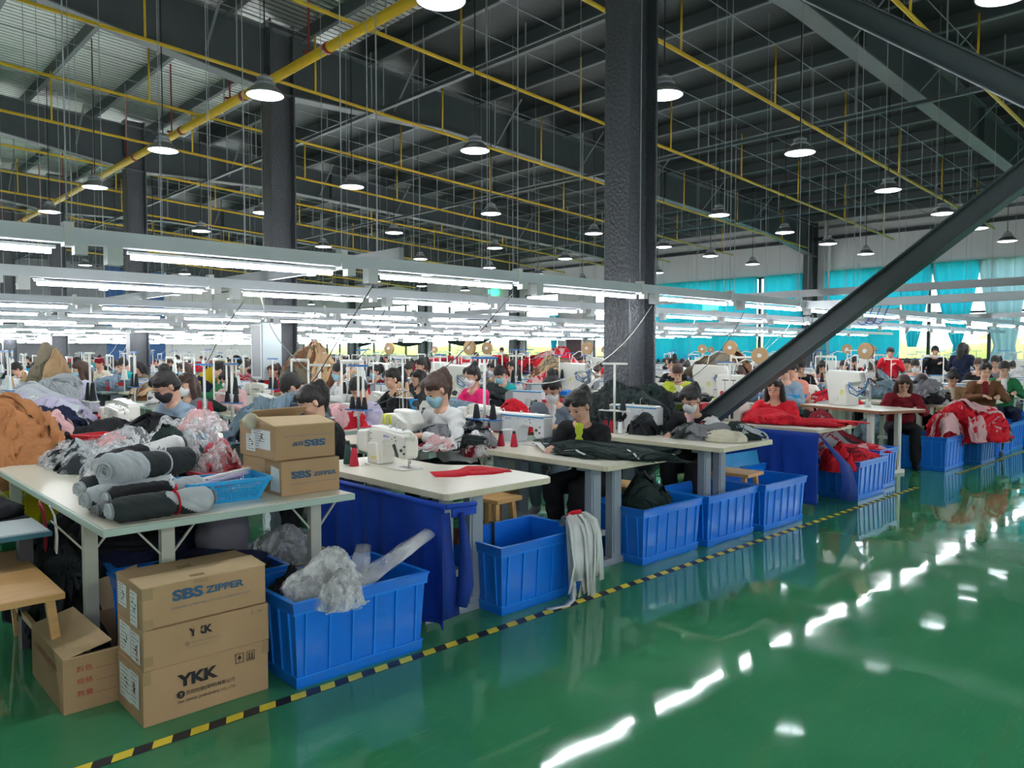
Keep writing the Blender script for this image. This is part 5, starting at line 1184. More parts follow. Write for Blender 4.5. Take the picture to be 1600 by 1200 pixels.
# --- aisle row: tables
def skirt(label, x, y0, y1, z0, z1, m_='c_skirt', seed=1):
    mb = MB(); n = 90; m = 14
    for k in range(m+1):
        z = z1-(z1-z0)*k/m
        for i in range(n+1):
            u = i/n; a = .004+.016*(k/m); mb.v.append((x-.012-a*math.sin(u*44+math.sin(u*9+seed)*2)-.03*(k/m)*noise.noise(Vector((u*3, k*.1, seed))), y0+(y1-y0)*u, z+.006*math.sin(u*20)*(k/m)))
    for k in range(m):
        for i in range(n): a = k*(n+1)+i; mb.f.append([a, a+1, a+n+2, a+n+1]); mb.m.append(0); mb.sm.append(True)
    return solid(mb.build('table_skirt', m_), .004)
sew_table(2.44, 3.08, 'cream sewing table with blue skirt, nearest the cartons', wide=.2, L=1.5, leg='leg_bluegrey')
sk = tag(skirt('x', 2.43, 3.06, 4.5, .06, .715), 'bright blue cloth skirt hung on the first sewing table', 'cloth')
mb = MB(); mb.tube([(2.405, 3.04, .705), (2.405, 4.5, .705)], .014, 8); mb.tube([(2.405, 3.04, .705), (2.60, 3.03, .70)], .014, 8); tag(mb.build('skirt_rod', 'c_skirt'), 'blue wrapped rod along the edge of the first sewing table', 'rod')
mb = MB(); strip(mb, [(2.41, 3.05, .67), (2.41, 3.035, .5), (2.42, 3.03, .3), (2.43, 3.03, .13)], [.06, .07, .1, .12], (1, .1, 0)); mb.tube([(2.50, 3.03, .66), (2.53, 3.03, .45), (2.52, 3.02, .28), (2.49, 3.02, .18)], [.012, .03, .04, .03], 10); tag(solid(mb.build('skirt_fold', 'c_skirt_dark'), .008), 'loose dark blue skirt fold hanging at the first table corner', 'cloth')
mb = MB(); mb.box(2.455, 2.62, 3.045, 3.06, .64, .70); tag(mb.build('corner_flap', 'c_skirt', bev=.004), 'small blue cloth flap wrapped round the first table corner', 'cloth')
machine_juki((2.80, 4.09, .76), 'cream lockstitch sewing machine on the first table beside red and black thread')
thread_cone((2.625, 4.265, .76), 'red thread cone left of the cream sewing machine', 'thread_red', 1.0); thread_cone((2.645, 4.375, .76), 'dark thread cone behind the red one on the first table', 'thread_green', 1.1)
mb = MB(); strip(mb, [(2.74, 3.57, .765), (2.82, 3.50, .768), (2.90, 3.50, .775), (2.98, 3.52, .785), (3.06, 3.48, .78), (3.20, 3.40, .766)], [.10, .11, .08, .08, .09, .03], (.1, 1, .35)); strip(mb, [(2.85, 3.53, .766), (2.95, 3.47, .768), (3.05, 3.42, .77), (3.14, 3.41, .766)], .05, (.2, 1, .4)); tag(solid(mb.build('red_ribbon', 'c_red')), 'crimson fabric ribbon lying on the first sewing table', 'ribbon')
stool((3.52, 3.93, .05), 'wooden stool in front of the second sewing table', rz=.1, L=.34, W=.26)
sew_table(3.79, 3.13, 'cream sewing table where the woman in the black jacket works', wide=.2, L=1.5)
machine_juki((4.28, 4.40, .76), 'white sewing machine with blue stripe before the woman in black', kind='jack')
thread_cone((4.02, 4.38, .76), 'slim red thread cone by the machine of the woman in black', 'thread_red', .82); thread_cone((4.06, 4.275, .76), 'fat red thread cone by the machine of the woman in black', 'thread_red', .85)
heap('dark_green_fabric', 'dark green garment spread over the second sewing table', 'fabric', (4.25, 3.55, .762), (.2, .46), .06, 'c_darkgreen', 50, fold=.35, crease=.2, freq=2.2, n=90, m=26, rz=.1)
mb = MB(); strip(mb, [(4.20, 4.22, .79), (4.13, 4.08, .80), (4.02, 3.93, .79), (3.96, 3.83, .775)], [.03, .1, .09, .02], (1, .5, 0)); tag(solid(mb.build('white_lining', 'c_white')), 'white lining piece under the needle of the second machine', 'fabric')
mb = MB(); strip(mb, [(4.20, 3.28, .82), (4.17, 3.20, .80), (4.14, 3.13, .775)], [.02, .03, .04], (1, .2, 0)); tag(solid(mb.build('white_label_strip', 'c_white')), 'white strip on the dark green garment near the table corner', 'fabric')
mb = MB(); strip(mb, [(3.95, 3.45, .79), (3.98, 3.54, .80), (4.05, 3.62, .80), (4.02, 3.70, .79)], .03, (1, .2, 0)); tag(solid(mb.build('white_cuff', 'c_white')), 'white cuff in the folds of the dark green garment', 'fabric')
sew_table(5.145, 3.11, 'cream sewing table of the masked woman in a black suit jacket', wide=.22, L=1.5)
machine_juki((5.72, 4.38, .76), 'white sewing machine with blue stripe before the masked woman', kind='jack')
thread_cone((5.40, 4.30, .76), 'white thread cone on the third sewing table', 'thread_white', .9); thread_cone((5.44, 4.20, .76), 'black thread cone right of the white one', 'thread_black', .85)
for k in range(2): thread_cone((5.40+.0*k, 4.40+.07*k, .76), 'red thread cone left of the white cone, '+('nearer' if k == 0 else 'farther')+' one', 'thread_red', .95)
heap('black_garment', 'black garment bunched before the third machine', 'garment', (5.52, 4.14, .76), (.11, .13), .15, ('c_black', 'c_charcoal'), 52); heap('grey_garment', 'grey garment pile on the third table', 'garment', (5.62, 3.60, .762), (.2, .24), .11, ('c_grey', 'c_charcoal', 'c_grey'), 53)
heap('white_padding', 'cream-white padding at the corner of the third table', 'padding', (5.58, 3.35, .762), (.14, .19), .09, 'c_cream', 54, fold=.08, crease=.03); heap('dark_green_garment', 'dark green garment at the right of the third table', 'garment', (5.86, 3.38, .762), (.13, .2), .11, ('c_darkgreen', 'c_darkgreen', 'c_lightgrey'), 55)
heap('white_garment', 'white and pink cloth on the third table', 'garment', (5.80, 3.62, .80), (.12, .12), .1, ('c_white', 'c_palepink', 'c_darkred'), 56)
sew_table(7.0, 3.22, 'cream sewing table with dark blue skirt, red fabric on top', wide=.2, L=1.4)
tag(skirt('x', 6.99, 3.2, 4.6, .05, .735, 'c_skirt', 3), 'blue cloth skirt of the table with red fabric', 'cloth'); 
mb = MB(); strip(mb, [(6.98, 3.2, .72), (7.05, 3.12, .6), (7.25, 3.06, .42), (7.4, 3.08, .2), (7.4, 3.1, .05)], [.02, .12, .25, .35, .4], (1, 0, -.2)); tag(solid(mb.build('skirt_fold', 'c_skirt_dark'), .006), 'dark blue skirt corner swept toward the crate of red garments', 'cloth')
overlock((7.32, 4.35, .76), 'overlock machine with yellow oil gauges before the woman in red', body='machine')
heap('red_fabric', 'bright red garment being sewn by the woman in red', 'garment', (7.36, 3.92, .765), (.22, .32), .11, 'c_red', 58, fold=.2, n=60, m=26); heap('red_fabric', 'bright red garment trailing to the table end', 'garment', (7.5, 3.5, .762), (.22, .34), .055, 'c_red', 59, fold=.3, n=60)
mb = MB(); strip(mb, [(7.4, 3.45, .80), (7.6, 3.3, .80), (7.85, 3.2, .785), (8.0, 3.17, .77)], [.2, .15, .12, .08], (.3, 1, .1)); tag(solid(mb.build('red_fabric', 'c_red'), .01), 'red sleeve reaching past the table corner', 'garment')
heap('red_garments', 'red garments heaped in the blue crate', 'garment', (8.05, 3.36, .33), (.36, .23), .15, ('c_red', 'c_red', 'c_darkred'), 61, n=70, m=28, fold=.2); heap('red_garments', 'red garments piled left of the crate', 'garment', (7.62, 3.3, .3), (.14, .13), .24, 'c_red', 62)
heap('red_garments', 'red garments spilling onto the darker crate', 'garment', (8.6, 3.4, .40), (.26, .18), .08, ('c_red', 'c_red', 'c_palepink'), 63)
heap('lining_garment', 'dark patterned garment under the brown-edged table', 'garment', (9.3, 4.1, 0), (.45, .45), .5, ('c_black', 'c_darkred', 'c_grey'), 64, mfreq=5)
# brown-edged table with snap machine
t = sew_table(9.25, 3.51, 'brown-edged table with white legs and a tall snap machine', w=.74, L=1.35, z=.80, edge='edge_brown', leg='leg_white', hi=False); t.rotation_euler = (0, 0, math.radians(-22))
MB().box(.1, .14, .3, 1.05, .28, .33).build('crossbar', 'leg_white', t)
tall_machine((9.78, 3.86, .80), 'tall cream snap machine with blue hoses on the brown-edged table', rz=math.radians(-22), s=.88)
thread_cone((10.05, 4.25, .80), 'red thread cone behind the tall snap machine', 'thread_red', 1.3)
heap('red_garments', 'red garments behind the tall snap machine', 'garment', (10.25, 4.45, .78), (.25, .25), .12, ('c_red', 'c_red', 'c_white'), 66)
heap('red_white_garments', 'big heap of red and pale pink garments beside the burgundy woman', 'garment', (11.45, 3.22, .32), (.50, .36), .46, ('c_red', 'c_palepink', 'c_red', 'c_red', 'c_palepink'), 67, n=84, patches=64, ps=.75, fold=.16, crease=.12, freq=3, mfreq=3.4)
heap('red_white_garments', 'red garment fold hanging into the wide crate', 'garment', (10.95, 3.30, .28), (.22, .16), .38, ('c_red', 'c_red', 'c_palepink'), 68, fold=.15)
heap('silver_garments', 'silver and black lining hanging off the red heap', 'garment', (12.1, 3.05, .25), (.22, .16), .3, ('c_lightgrey', 'c_black', 'c_grey'), 69, mfreq=5); heap('silver_garments', 'black and silver garment pile above the red heap', 'garment', (11.75, 3.9, .76), (.5, .3), .28, ('c_lightgrey', 'c_black', 'c_grey', 'c_white'), 70, mfreq=5)
for k, (x, y) in enumerate(((11.5, 3.6), (12.9, 3.25), (14.4, 3.3), (15.9, 3.3), (17.4, 3.3), (18.9, 3.3))): sew_table(x, y, 'cream sewing table along the aisle beyond the red heap, %s one' % ORD[k], group='far aisle tables', leg='leg_white', hi=False)
for k, x in enumerate((11.85, 13.25, 14.75, 16.25, 17.75)): machine_juki((x, 3.95, .76), 'white sewing machine beyond the red heap, %s along the aisle' % ORD[k], kind='jack', group='machines beyond the red heap')
tag(MB().box(3.30, 3.76, 3.72, 4.5, .0, .05).build('foot_board', 'rail_side', bev=.004), 'pale grey foot board on the floor between the first two sewing tables', 'board')
stool((4.80, 3.72, 0), 'wooden stool of the woman in the black jacket', rz=.08, L=.40, W=.3); stool((6.02, 3.52, 0), 'wooden stool of the masked woman', rz=.05, L=.42, W=.3); stool((8.1, 4.05, 0), 'wooden stool of the woman in the red sweater', w='wood_dark')
# garment piles around the column
for i, (x, y, r, h) in enumerate(((6.0, 4.62, .36, .34), (6.35, 4.75, .34, .36), (6.1, 4.95, .3, .36), (5.7, 4.95, .25, .2))):
    heap('black_garments', 'crumpled black-green garment heap at the foot of the big column, '+('front', 'right', 'back', 'left')[i]+' part', 'garment', (x, y, .74), (r, r*.9), h, ('c_black', 'c_darkgreen', 'c_charcoal'), 80+i, fold=.32, crease=.22, freq=3.4, n=70, m=30, group='black garments at the column')
sew_table(5.62, 4.68, 'table behind the masked woman buried under black garments', L=.62, hi=False); 
# ================================================================ PEOPLE NEAR
PIh = PI
person(at(903, 634, 5.75), PI+.12, 'sew', 'woman with black ponytail and black jacket sewing at the second table', 'c_black', 'ponytail', 'hair', None, 'c_black', 'c_olive', shirt='c_lime')
person(at(1078, 624, 6.75), PI+.1, 'sew', 'masked woman in black suit jacket and pink apron', 'c_black', 'ponytail', 'hair', 'mask_white', 'c_black', 'c_palepink', shirt='c_palepink')
person(at(1210, 607, 8.3), PI+.25, 'sewup', 'woman with long black hair and red sweater sewing red fabric', 'c_red', 'long', 'hair', None, 'c_black', 'c_grey', topname='sweater')
person(at(1412, 600, 9.9), PI+.5, 'sew', 'woman with long brown hair in burgundy shirt at the snap machine', 'c_darkred', 'long', 'hair_brown', None, 'c_black', 'c_black')
person(at(680, 609, 5.95), PI-.05, 'sew', 'woman in white T-shirt and blue face mask', 'c_white', 'ponytail', 'hair_brown', 'mask_blue', 'c_black', 'c_grey', topname='shirt')
person(at(862, 608, 7.0), PI+.45, 'sew', 'masked woman in grey denim jacket behind the second machine', 'c_denim', 'bun', 'hair', 'mask_white', 'c_denim', 'c_grey', shirt='c_white')
person(at(484, 628, 5.6), PI-.1, 'sew', 'woman with dark ponytail peering over the stacked cartons', 'c_black', 'ponytail', 'hair', None, 'c_black', 'c_grey')
person(at(456, 604, 7.0), PI-.5, 'lean', 'dark-haired person bowed low behind the stacked cartons', 'c_darkred', 'short', 'hair', 'mask_white', 'c_black', 'c_grey')
person(at(258, 604, 6.5), PI+.1, 'sew', 'woman in blue-grey shirt and black mask with hair bun', 'c_bluegrey', 'bun', 'hair', 'mask_black', 'c_navy', 'c_grey', glasses=True, topname='shirt', scale=1.12)
person(at(612, 592, 8.9), PI-.15, 'sewup', 'woman with dark hair tied back in black jacket, behind the thread cones', 'c_black', 'ponytail', 'hair', None, 'c_black', 'c_grey')
person(at(737, 588, 8.8), PI-.05, 'sewup', 'masked woman in hot pink hoodie', 'c_pink', 'bun', 'hair', 'mask_white', 'c_black', 'c_grey', topname='hoodie')
person(at(657, 572, 12.6), PI-.1, 'sewup', 'woman in grey top with dark ponytail in the back rows', 'c_charcoal', 'ponytail', 'hair', None, 'c_black', 'c_grey')
person(at(800, 574, 14.0), PI+.1, 'sewup', 'woman in white hooded jacket between the tall snap machines', 'c_white', 'long', 'hair', None, 'c_black', 'c_grey')
person(at(1059, 582, 11.5), PI+.5, 'sew', 'worker in yellow-patterned top right of the big column', 'c_lime', 'short', 'hair_brown', None, 'c_black', 'c_grey', topname='shirt')
person(at(1052, 570, 13.2), PI+.2, 'sewup', 'dark-haired worker in black behind the yellow-patterned one', 'c_black', 'bun', 'hair', None, 'c_black', 'c_grey')
person(at(1090, 576, 13.4), PI+.4, 'sewup', 'brown-haired worker beside a heap of brown cloth', 'c_brown', 'short', 'hair_brown', None, 'c_black', 'c_grey')
person(at(1236, 578, 11.0), PI-.3, 'sew', 'worker in pale pink hoodie with hair bun, left of the tall machine', 'c_orange', 'bun', 'hair', None, 'c_black', 'c_grey', topname='hoodie')
person(at(1224, 580, 10.4), PI, 'sew', 'worker in pale blue and white beside the pink hoodie', 'c_bluegrey', 'short', 'hair', None, 'c_black', 'c_grey')
person(at(1252, 573, 14.0), PI+.5, 'sew', 'worker in black jersey in front of the teal curtains', 'c_black', 'short', 'hair', None, 'c_black', 'c_grey', topname='jersey')
person(at(1285, 574, 15.0), PI+.6, 'sew', 'long-haired worker in orange top near the teal curtains', 'c_orange', 'long', 'hair', None, 'c_black', 'c_grey', topname='top')
person(at(1318, 572, 16.5), PI+.3, 'sewup', 'worker in pink behind the brown-edged table', 'c_palepink', 'short', 'hair', None, 'c_black', 'c_grey')
person(at(1334, 566, 18.0), PI-.8, 'sewup', 'worker in black seen from behind near the teal curtains', 'c_black', 'short', 'hair', None, 'c_black', 'c_grey')
person(at(1391, 551, 17.0), PI+.2, 'stand', 'standing worker in red and black top right of the tall machine', 'c_red', 'short', 'hair', None, 'c_black', 'c_grey')
person(at(1430, 572, 15.5), PI+.2, 'sewup', 'worker with a white mask behind the burgundy woman', 'c_palepink', 'short', 'hair', 'mask_white', 'c_black', 'c_grey')
person(at(1440, 599, 10.9), PI+.6, 'lean', 'worker with hair falling forward in tan jacket beside the burgundy woman', 'c_tan', 'long', 'hair', None, 'c_black', 'c_grey')
person(at(1489, 592, 11.6), PI+.55, 'sew', 'woman in camel coat with cream collar bending over her work', 'c_tan', 'bun', 'hair', None, 'c_black', 'c_grey', shirt='c_cream', topname='coat')
person(at(1540, 580, 11.2), PI+.5, 'sewup', 'woman in brown jacket with mask pulled down', 'c_brown', 'bun', 'hair', None, 'c_black', 'c_grey', shirt='c_darkred')
person(at(1569, 577, 12.2), PI+.45, 'sewup', 'woman in green cardigan and glasses', 'c_green', 'short', 'hair', None, 'c_navy', 'c_grey', shirt='c_white', glasses=True, topname='cardigan')
person(at(1529, 570, 14.5), PI+.3, 'sewup', 'woman in dark top with brown fringe behind the brown jacket', 'c_black', 'short', 'hair_brown', None, 'c_black', 'c_grey')
person(at(1461, 549, 17.0), PI+.3, 'stand', 'standing worker in black by the open windows', 'c_black', 'short', 'hair', None, 'c_navy', 'c_grey')
person(at(1505, 545, 15.4), -.2, 'stand', 'standing woman in long navy coat with a raised hand by the windows', 'c_navy', 'long', 'hair', None, 'c_navy', 'c_grey', topname='coat')
person(at(1555, 566, 15.5), PI+.1, 'sewup', 'dark-haired worker behind the green cardigan', 'c_grey', 'short', 'hair', None, 'c_black', 'c_grey')
person(at(368, 567, 14.0), PI+2.4, 'bend', 'worker in yellow sweater bending over far back on the left', 'c_yellow', 'short', 'hair', None, 'c_navy', 'c_grey', topname='sweater')
person(at(342, 578, 11.5), PI-.2, 'sewup', 'worker in green and grey top before the yellow sweater', 'c_green', 'short', 'hair', None, 'c_black', 'c_grey')
person(at(106, 577, 13.5), PI+.1, 'sew', 'worker in dark red plaid shirt at the left', 'c_darkred', 'short', 'hair', None, 'c_black', 'c_grey', topname='shirt')
person(at(120, 568, 16.5), PI+.1, 'sewup', 'worker in pale grey behind the plaid shirt', 'c_lightgrey', 'short', 'hair', None, 'c_black', 'c_grey')
person(at(155, 568, 16.0), PI+.4, 'sewup', 'worker in cream top with dark red cap', 'c_cream', 'short', 'c_darkred', None, 'c_black', 'c_grey')
person(at(192, 570, 14.8), PI-.3, 'sew', 'worker with turquoise hood at the dark column', 'c_teal', 'short', 'hair', None, 'c_black', 'c_grey', topname='hoodie')
person(at(26, 577, 14.0), PI, 'sew', 'dark-haired worker in red at the far left', 'c_darkred', 'short', 'hair', None, 'c_black', 'c_grey')
person(at(505, 553, 15.5), PI+.1, 'stand', 'standing man in teal shirt right of the cabinet column', 'c_slate', 'short', 'hair', None, 'c_black', 'c_grey', topname='shirt')
person(at(744, 556, 24), PI+.5, 'stand', 'standing worker in navy far back before the windows', 'c_navy', 'short', 'hair', None, 'c_black', 'c_grey')
person(at(784, 548, 28), PI+.5, 'stand', 'standing worker beside the far reel before the windows', 'c_brown', 'short', 'hair', None, 'c_black', 'c_grey')
# ================================================================ SECOND ROW AND BACK ROWS
def lod_table():
    mb = MB(); mb.prism(rounded(0, .6, 0, 1.2, .03, 2), .725, .76, 'z', 0); mb.add([(x, y, .7605) for x, y in rounded(.006, .594, .006, 1.194, .03, 2)], [tuple(range(12))], 1)
    for y in (.15, 1.05): mb.box(.2, .4, y-.03, y+.03, .04, .72, 2); mb.box(.05, .55, y-.035, y+.035, 0, .045, 2); mb.box(.04, .56, y-.03, y+.03, .69, .725, 2)
    mb.box(.26, .34, .15, 1.05, .2, .24, 2); mb.box(.35, .58, .6, 1.0, .63, .725, 2); return mb.mesh('table')
def lod_machine(kind):
    mb = MB(); mb.prism(rounded(-.09, .09, -.27, .24, .02, 2), 0, .012, 'z', 0)
    if kind == 0:
        mb.prism([(-.285, .095), (-.20, .07), (-.165, .19), (-.02, .19), (.02, .012), (.2, .012), (.2, .31), (-.27, .31), (-.285, .30)], -.065, .06, 'x', 0); mb.prism([(.2, .11), (.33, .11), (.33, .26), (.27, .31), (.2, .31)], -.075, .07, 'x', 1); mb.prism([(-.28, .29), (.2, .29), (.2, .312), (-.28, .312)], -.067, .062, 'x', 2)
    elif kind == 1:
        mb.prism([(-.255, .12), (-.24, .09), (-.165, .09), (-.085, .215), (.0, .225), (.035, .2), (.06, .012), (.225, .012), (.225, .3), (.2, .33), (.02, .325), (-.24, .285), (-.255, .25)], -.06, .055, 'x', 0); mb.prism([(.2, .1), (.34, .11), (.36, .14), (.36, .27), (.34, .30), (.2, .31)], -.085, .075, 'x', 0); mb.box(-.088, -.06, -.05, .1, .2, .22, 2)
    else:
        mb.prism([(-.2, 0), (.2, 0), (.2, .16), (.14, .24), (-.06, .25), (-.2, .19)], -.11, .1, 'x', 0); mb.prism([(-.22, .17), (.05, .2), (.04, .3), (-.16, .28)], -.07, .06, 'x', 0); mb.box(-.12, -.11, -.12, .14, .03, .14, 3); mb.bar((0, -.08, .28), (0, -.08, .44), .008, .008, 1); mb.bar((0, .08, .28), (0, .08, .44), .008, .008, 1)
    mb.tube([(0, -.225, .13), (0, -.225, .02)], .006, 5, 1); mb.lathe([(.02, 0), (.02, .01)], 8, T=Matrix.Translation((-.066, -.2, .16)) @ Matrix.Rotation(-PI/2, 4, 'Y'), mi=3); mb.lathe([(.05, 0), (.05, .02)], 14, T=Matrix.Translation((0, .365, .18)) @ Matrix.Rotation(-PI/2, 4, 'X'), mi=3)
    return mb.mesh('machine')
def lod_stand(h=.62):
    mb = MB(); mb.tube([(0, 0, 0), (0, 0, h)], .011, 6, 0); mb.box(-.012, .012, -.14, .14, h, h+.018, 1); mb.box(-.05, .05, -.14, .14, .2, .21, 1)
    for y in (-.08, .07): mb.lathe([(.036, 0), (.036, .008), (.019, .14), (.014, .16)], 10, c=(0, y, .21), mi=2)
    mb.tube([(0, .13, h), (0, .13, h-.05)], .004, 5, 0); return mb.mesh('stand')
def frame_stand():
    mb = MB()
    for y in (-.2, .2): mb.tube([(0, y, 0), (0, y, .8)], .012, 6, 0)
    mb.tube([(0, -.2, .8), (0, .2, .8)], .012, 6, 0); mb.tube([(0, -.2, .55), (0, .2, .55)], .01, 6, 0); return mb.mesh('frame')
TBL, MCH, STD, FRM = lod_table(), [lod_machine(i) for i in range(3)], lod_stand(), frame_stand()
def mstation_machine(k, loc, rz, label, group):
    mats = [['machine_cool', 'machine_grey', 'stripe_blue', 'darkgrey'], ['machine', 'chrome', 'machine_grey', 'darkgrey'], ['machine', 'chrome', 'thread_yellow', 'darkgrey']][k]
    o = mk('sewing_machine', MCH[k], mats); o.location = loc; o.scale = (.95, .95, .78); o.rotation_euler = (0, 0, rz); return tag(o, label, 'sewing machine', group)
# second row, near
for i, (x, y, k, lab) in enumerate(((2.2, 5.9, 0, 'before the woman peering over the cartons'), (3.12, 4.68, 1, 'before the woman in the white T-shirt'), (4.25, 4.72, 0, 'before the woman in grey denim'))):
    sew_table(x, y, 'cream sewing table '+lab, hi=False, leg='leg_cream', edge='edge_green')
overlock((3.56, 5.04, .76), 'overlock machine with yellow gauges before the woman in the white T-shirt')
machine_juki((4.62, 5.25, .76), 'cream sewing machine behind the thread stand, before the denim jacket', rz=.1)
machine_juki((2.5, 6.5, .76), 'white sewing machine with blue stripe left of the bowed dark-haired person', kind='jack')
heap('mixed_garments', 'black and grey garment pile before the white T-shirt', 'garment', (3.78, 4.72, .765), (.27, .34), .19, ('c_charcoal', 'c_grey', 'c_black'), 90, n=80, m=34, fold=.22, mfreq=2.2)
heap('mixed_garments', 'pink and white cloth hanging from the pile at the table edge', 'garment', (3.82, 4.45, .70), (.14, .14), .14, ('c_palepink', 'c_darkred', 'c_white'), 91)
heap('mixed_garments', 'red and white lining under the black and grey pile', 'garment', (3.50, 4.52, .765), (.16, .1), .09, ('c_darkred', 'c_white', 'c_palepink'), 92)
heap('white_garments', 'white bagged garments between the pile and the second machine', 'garment', (3.95, 4.78, .765), (.15, .22), .17, ('c_white', 'c_lightgrey'), 93); heap('red_garments', 'red garments behind the second machine', 'garment', (4.72, 4.98, .78), (.15, .2), .2, 'c_red', 94)
basket((2.45, 4.78, .77), 'light blue basket with red cloth behind the cream machine', .36, .26, .14); heap('red_cloth', 'red cloth inside the light blue basket', 'cloth', (2.45, 4.78, .80), (.15, .1), .12, ('c_red', 'c_navy'), 95)
stool((3.95, 4.4, 0), 'wooden stool with reddish seat under the pile of black and grey garments', w='wood_dark', rz=.2)
heap('blue_grey_fabric', 'blue-grey fabric heap just behind the upper carton', 'fabric', (2.74, 5.50, .80), (.30, .34), .34, ('c_slate', 'c_bluegrey'), 96, n=80, m=34, fold=.3, freq=2.8); sew_table(2.62, 5.0, 'cream table carrying the blue-grey fabric', L=.9, hi=False)
heap('blue_grey_fabric', 'blue-grey cloth on the table of the woman in blue-grey', 'fabric', (1.9, 7.0, .765), (.3, .3), .1, ('c_slate', 'c_bluegrey'), 97, fold=.25)
heap('black_garments', 'black garment heap before the woman in blue-grey, left one', 'garment', (1.78, 6.62, .765), (.3, .26), .17, 'c_black', 98, n=70, m=30, fold=.18); heap('black_garments', 'black garment heap before the woman in blue-grey, right one', 'garment', (2.12, 6.42, .765), (.34, .28), .2, 'c_black', 99, n=70, m=30, fold=.22)
heap('black_garments', 'black cloth spilling off the table left of the red basket', 'garment', (1.45, 6.45, .35), (.3, .26), .42, 'c_black', 100, n=60, fold=.18)
t = sew_table(1.45, 6.12, 'grey-edged table under the black garments and red basket', L=1.3, w=.9, hi=False, leg='leg_bluegrey', edge='edge_green')
basket((1.62, 6.2, .765), 'red perforated basket beside the black garments', .24, .2, .12, 'basket_red', rz=.4); basket((2.0, 7.9, .77), 'red basket behind the black garments', .36, .26, .12, 'basket_red')
machine_juki((2.15, 7.55, .76), 'cream sewing machine under the hands of the woman in blue-grey', rz=.0)
machine_juki((1.72, 7.5, .76), 'white machine with blue stripe left of the woman in blue-grey', kind='jack')
tall_machine((8.72, 4.72, .76), 'tall cream snap machine partly behind the diagonal brace', s=.86); sew_table(8.45, 4.5, 'cream table under the snap machine by the brace', leg='leg_white', hi=False)
tb = thing('red_box', 'bright red cutout box beside the brace', 'box', (6.78, 4.35, .76)); MB().box(-.1, .1, -.08, .08, 0, .16).build('body', 'basket_red', tb); MB().box(-.1, -.03, -.08, .08, .16, .21).build('side', 'basket_red', tb); MB().box(.03, .1, -.08, .08, .16, .21).build('side', 'basket_red', tb)
# named thread stands near the front
for (px, py, d, h, lab, cn) in ((757, 660, 6.0, .68, 'thread stand with black cones and blue bar, left of the second machine', 'thread_black'), (960, 650, 6.9, .62, 'thread stand with black cones beside the big column', 'thread_black'), (500, 655, 6.2, .62, 'white thread stand behind the upper carton', 'thread_green'),
                              (320, 640, 6.4, .62, 'thread stand with red box right of the woman in blue-grey', 'thread_red'), (362, 628, 7.95, .6, 'thread stand with blue bar and dark bottle', 'thread_black'), (560, 640, 7.0, .6, 'thread stand with three dark cones behind the cream machine', 'thread_black'), (1140, 625, 8.0, .6, 'thread stand with red cones left of the brace', 'thread_red')):
    p = at(px, py, d); thread_stand((p.x, p.y, .76), lab, h, None, .1, cn, 3 if 'three' in lab else 2, 'rack_blue' if 'blue' in lab or 'dark' in lab else 'leg_white')
people_xy = [(o.location.x, o.location.y) for o in bpy.data.objects if o.name.startswith('person') and not o.parent]
tops = ['c_black', 'c_charcoal', 'c_darkred', 'c_navy', 'c_grey', 'c_white', 'c_palepink', 'c_red', 'c_tan', 'c_slate', 'c_lav', 'c_olive', 'c_teal', 'c_cream']
tn = {'c_black': 'black', 'c_charcoal': 'charcoal', 'c_darkred': 'dark red', 'c_navy': 'navy', 'c_grey': 'grey', 'c_white': 'white', 'c_palepink': 'pale pink', 'c_red': 'red', 'c_tan': 'tan', 'c_slate': 'slate blue', 'c_lav': 'lilac', 'c_olive': 'olive', 'c_teal': 'teal', 'c_cream': 'cream'}
pals = [('c_black', 'c_charcoal', 'c_grey'), ('c_lightgrey', 'c_black', 'c_white'), ('c_red', 'c_red', 'c_palepink'), ('c_slate', 'c_bluegrey'), ('c_white', 'c_lightgrey'), ('c_brown', 'c_tan', 'c_olive'), ('c_darkgreen', 'c_black'), ('c_red', 'c_darkred'), ('c_navy', 'c_black', 'c_white')]
pn = ['dark grey', 'black and white', 'red and pink', 'blue-grey', 'white', 'brown and tan', 'dark green', 'bright red', 'navy and white']
ROWS = [(4.75, 9.4, 1.55), (6.1, 3.3, 1.5), (7.45, 1.7, 1.5), (9.1, 1.6, 1.5), (10.45, 1.8, 1.5), (11.85, 2.0, 1.5), (13.9, 2.3, 1.55), (15.3, 2.4, 1.6), (16.7, 2.7, 1.6), (18.2, 3.0, 1.6), (19.7, 3.3, 1.7), (21.7, 3.6, 1.7), (23.3, 3.9, 1.8), (25.2, 4.2, 1.9), (27.2, 4.6, 1.9), (30.2, 5.2, 2.1), (33, 5.6, 2.2), (36, 6.1, 2.3), (39.2, 6.6, 2.4), (42.5, 7.2, 2.5), (46, 7.8, 2.6)]
rnd = random.Random(11)
def blocked(x, y):
    for k in range(6):
        if abs(x+.3-6.55) < .62 and abs(y+.6-(5.09+8*k)) < .95: return True
    return False
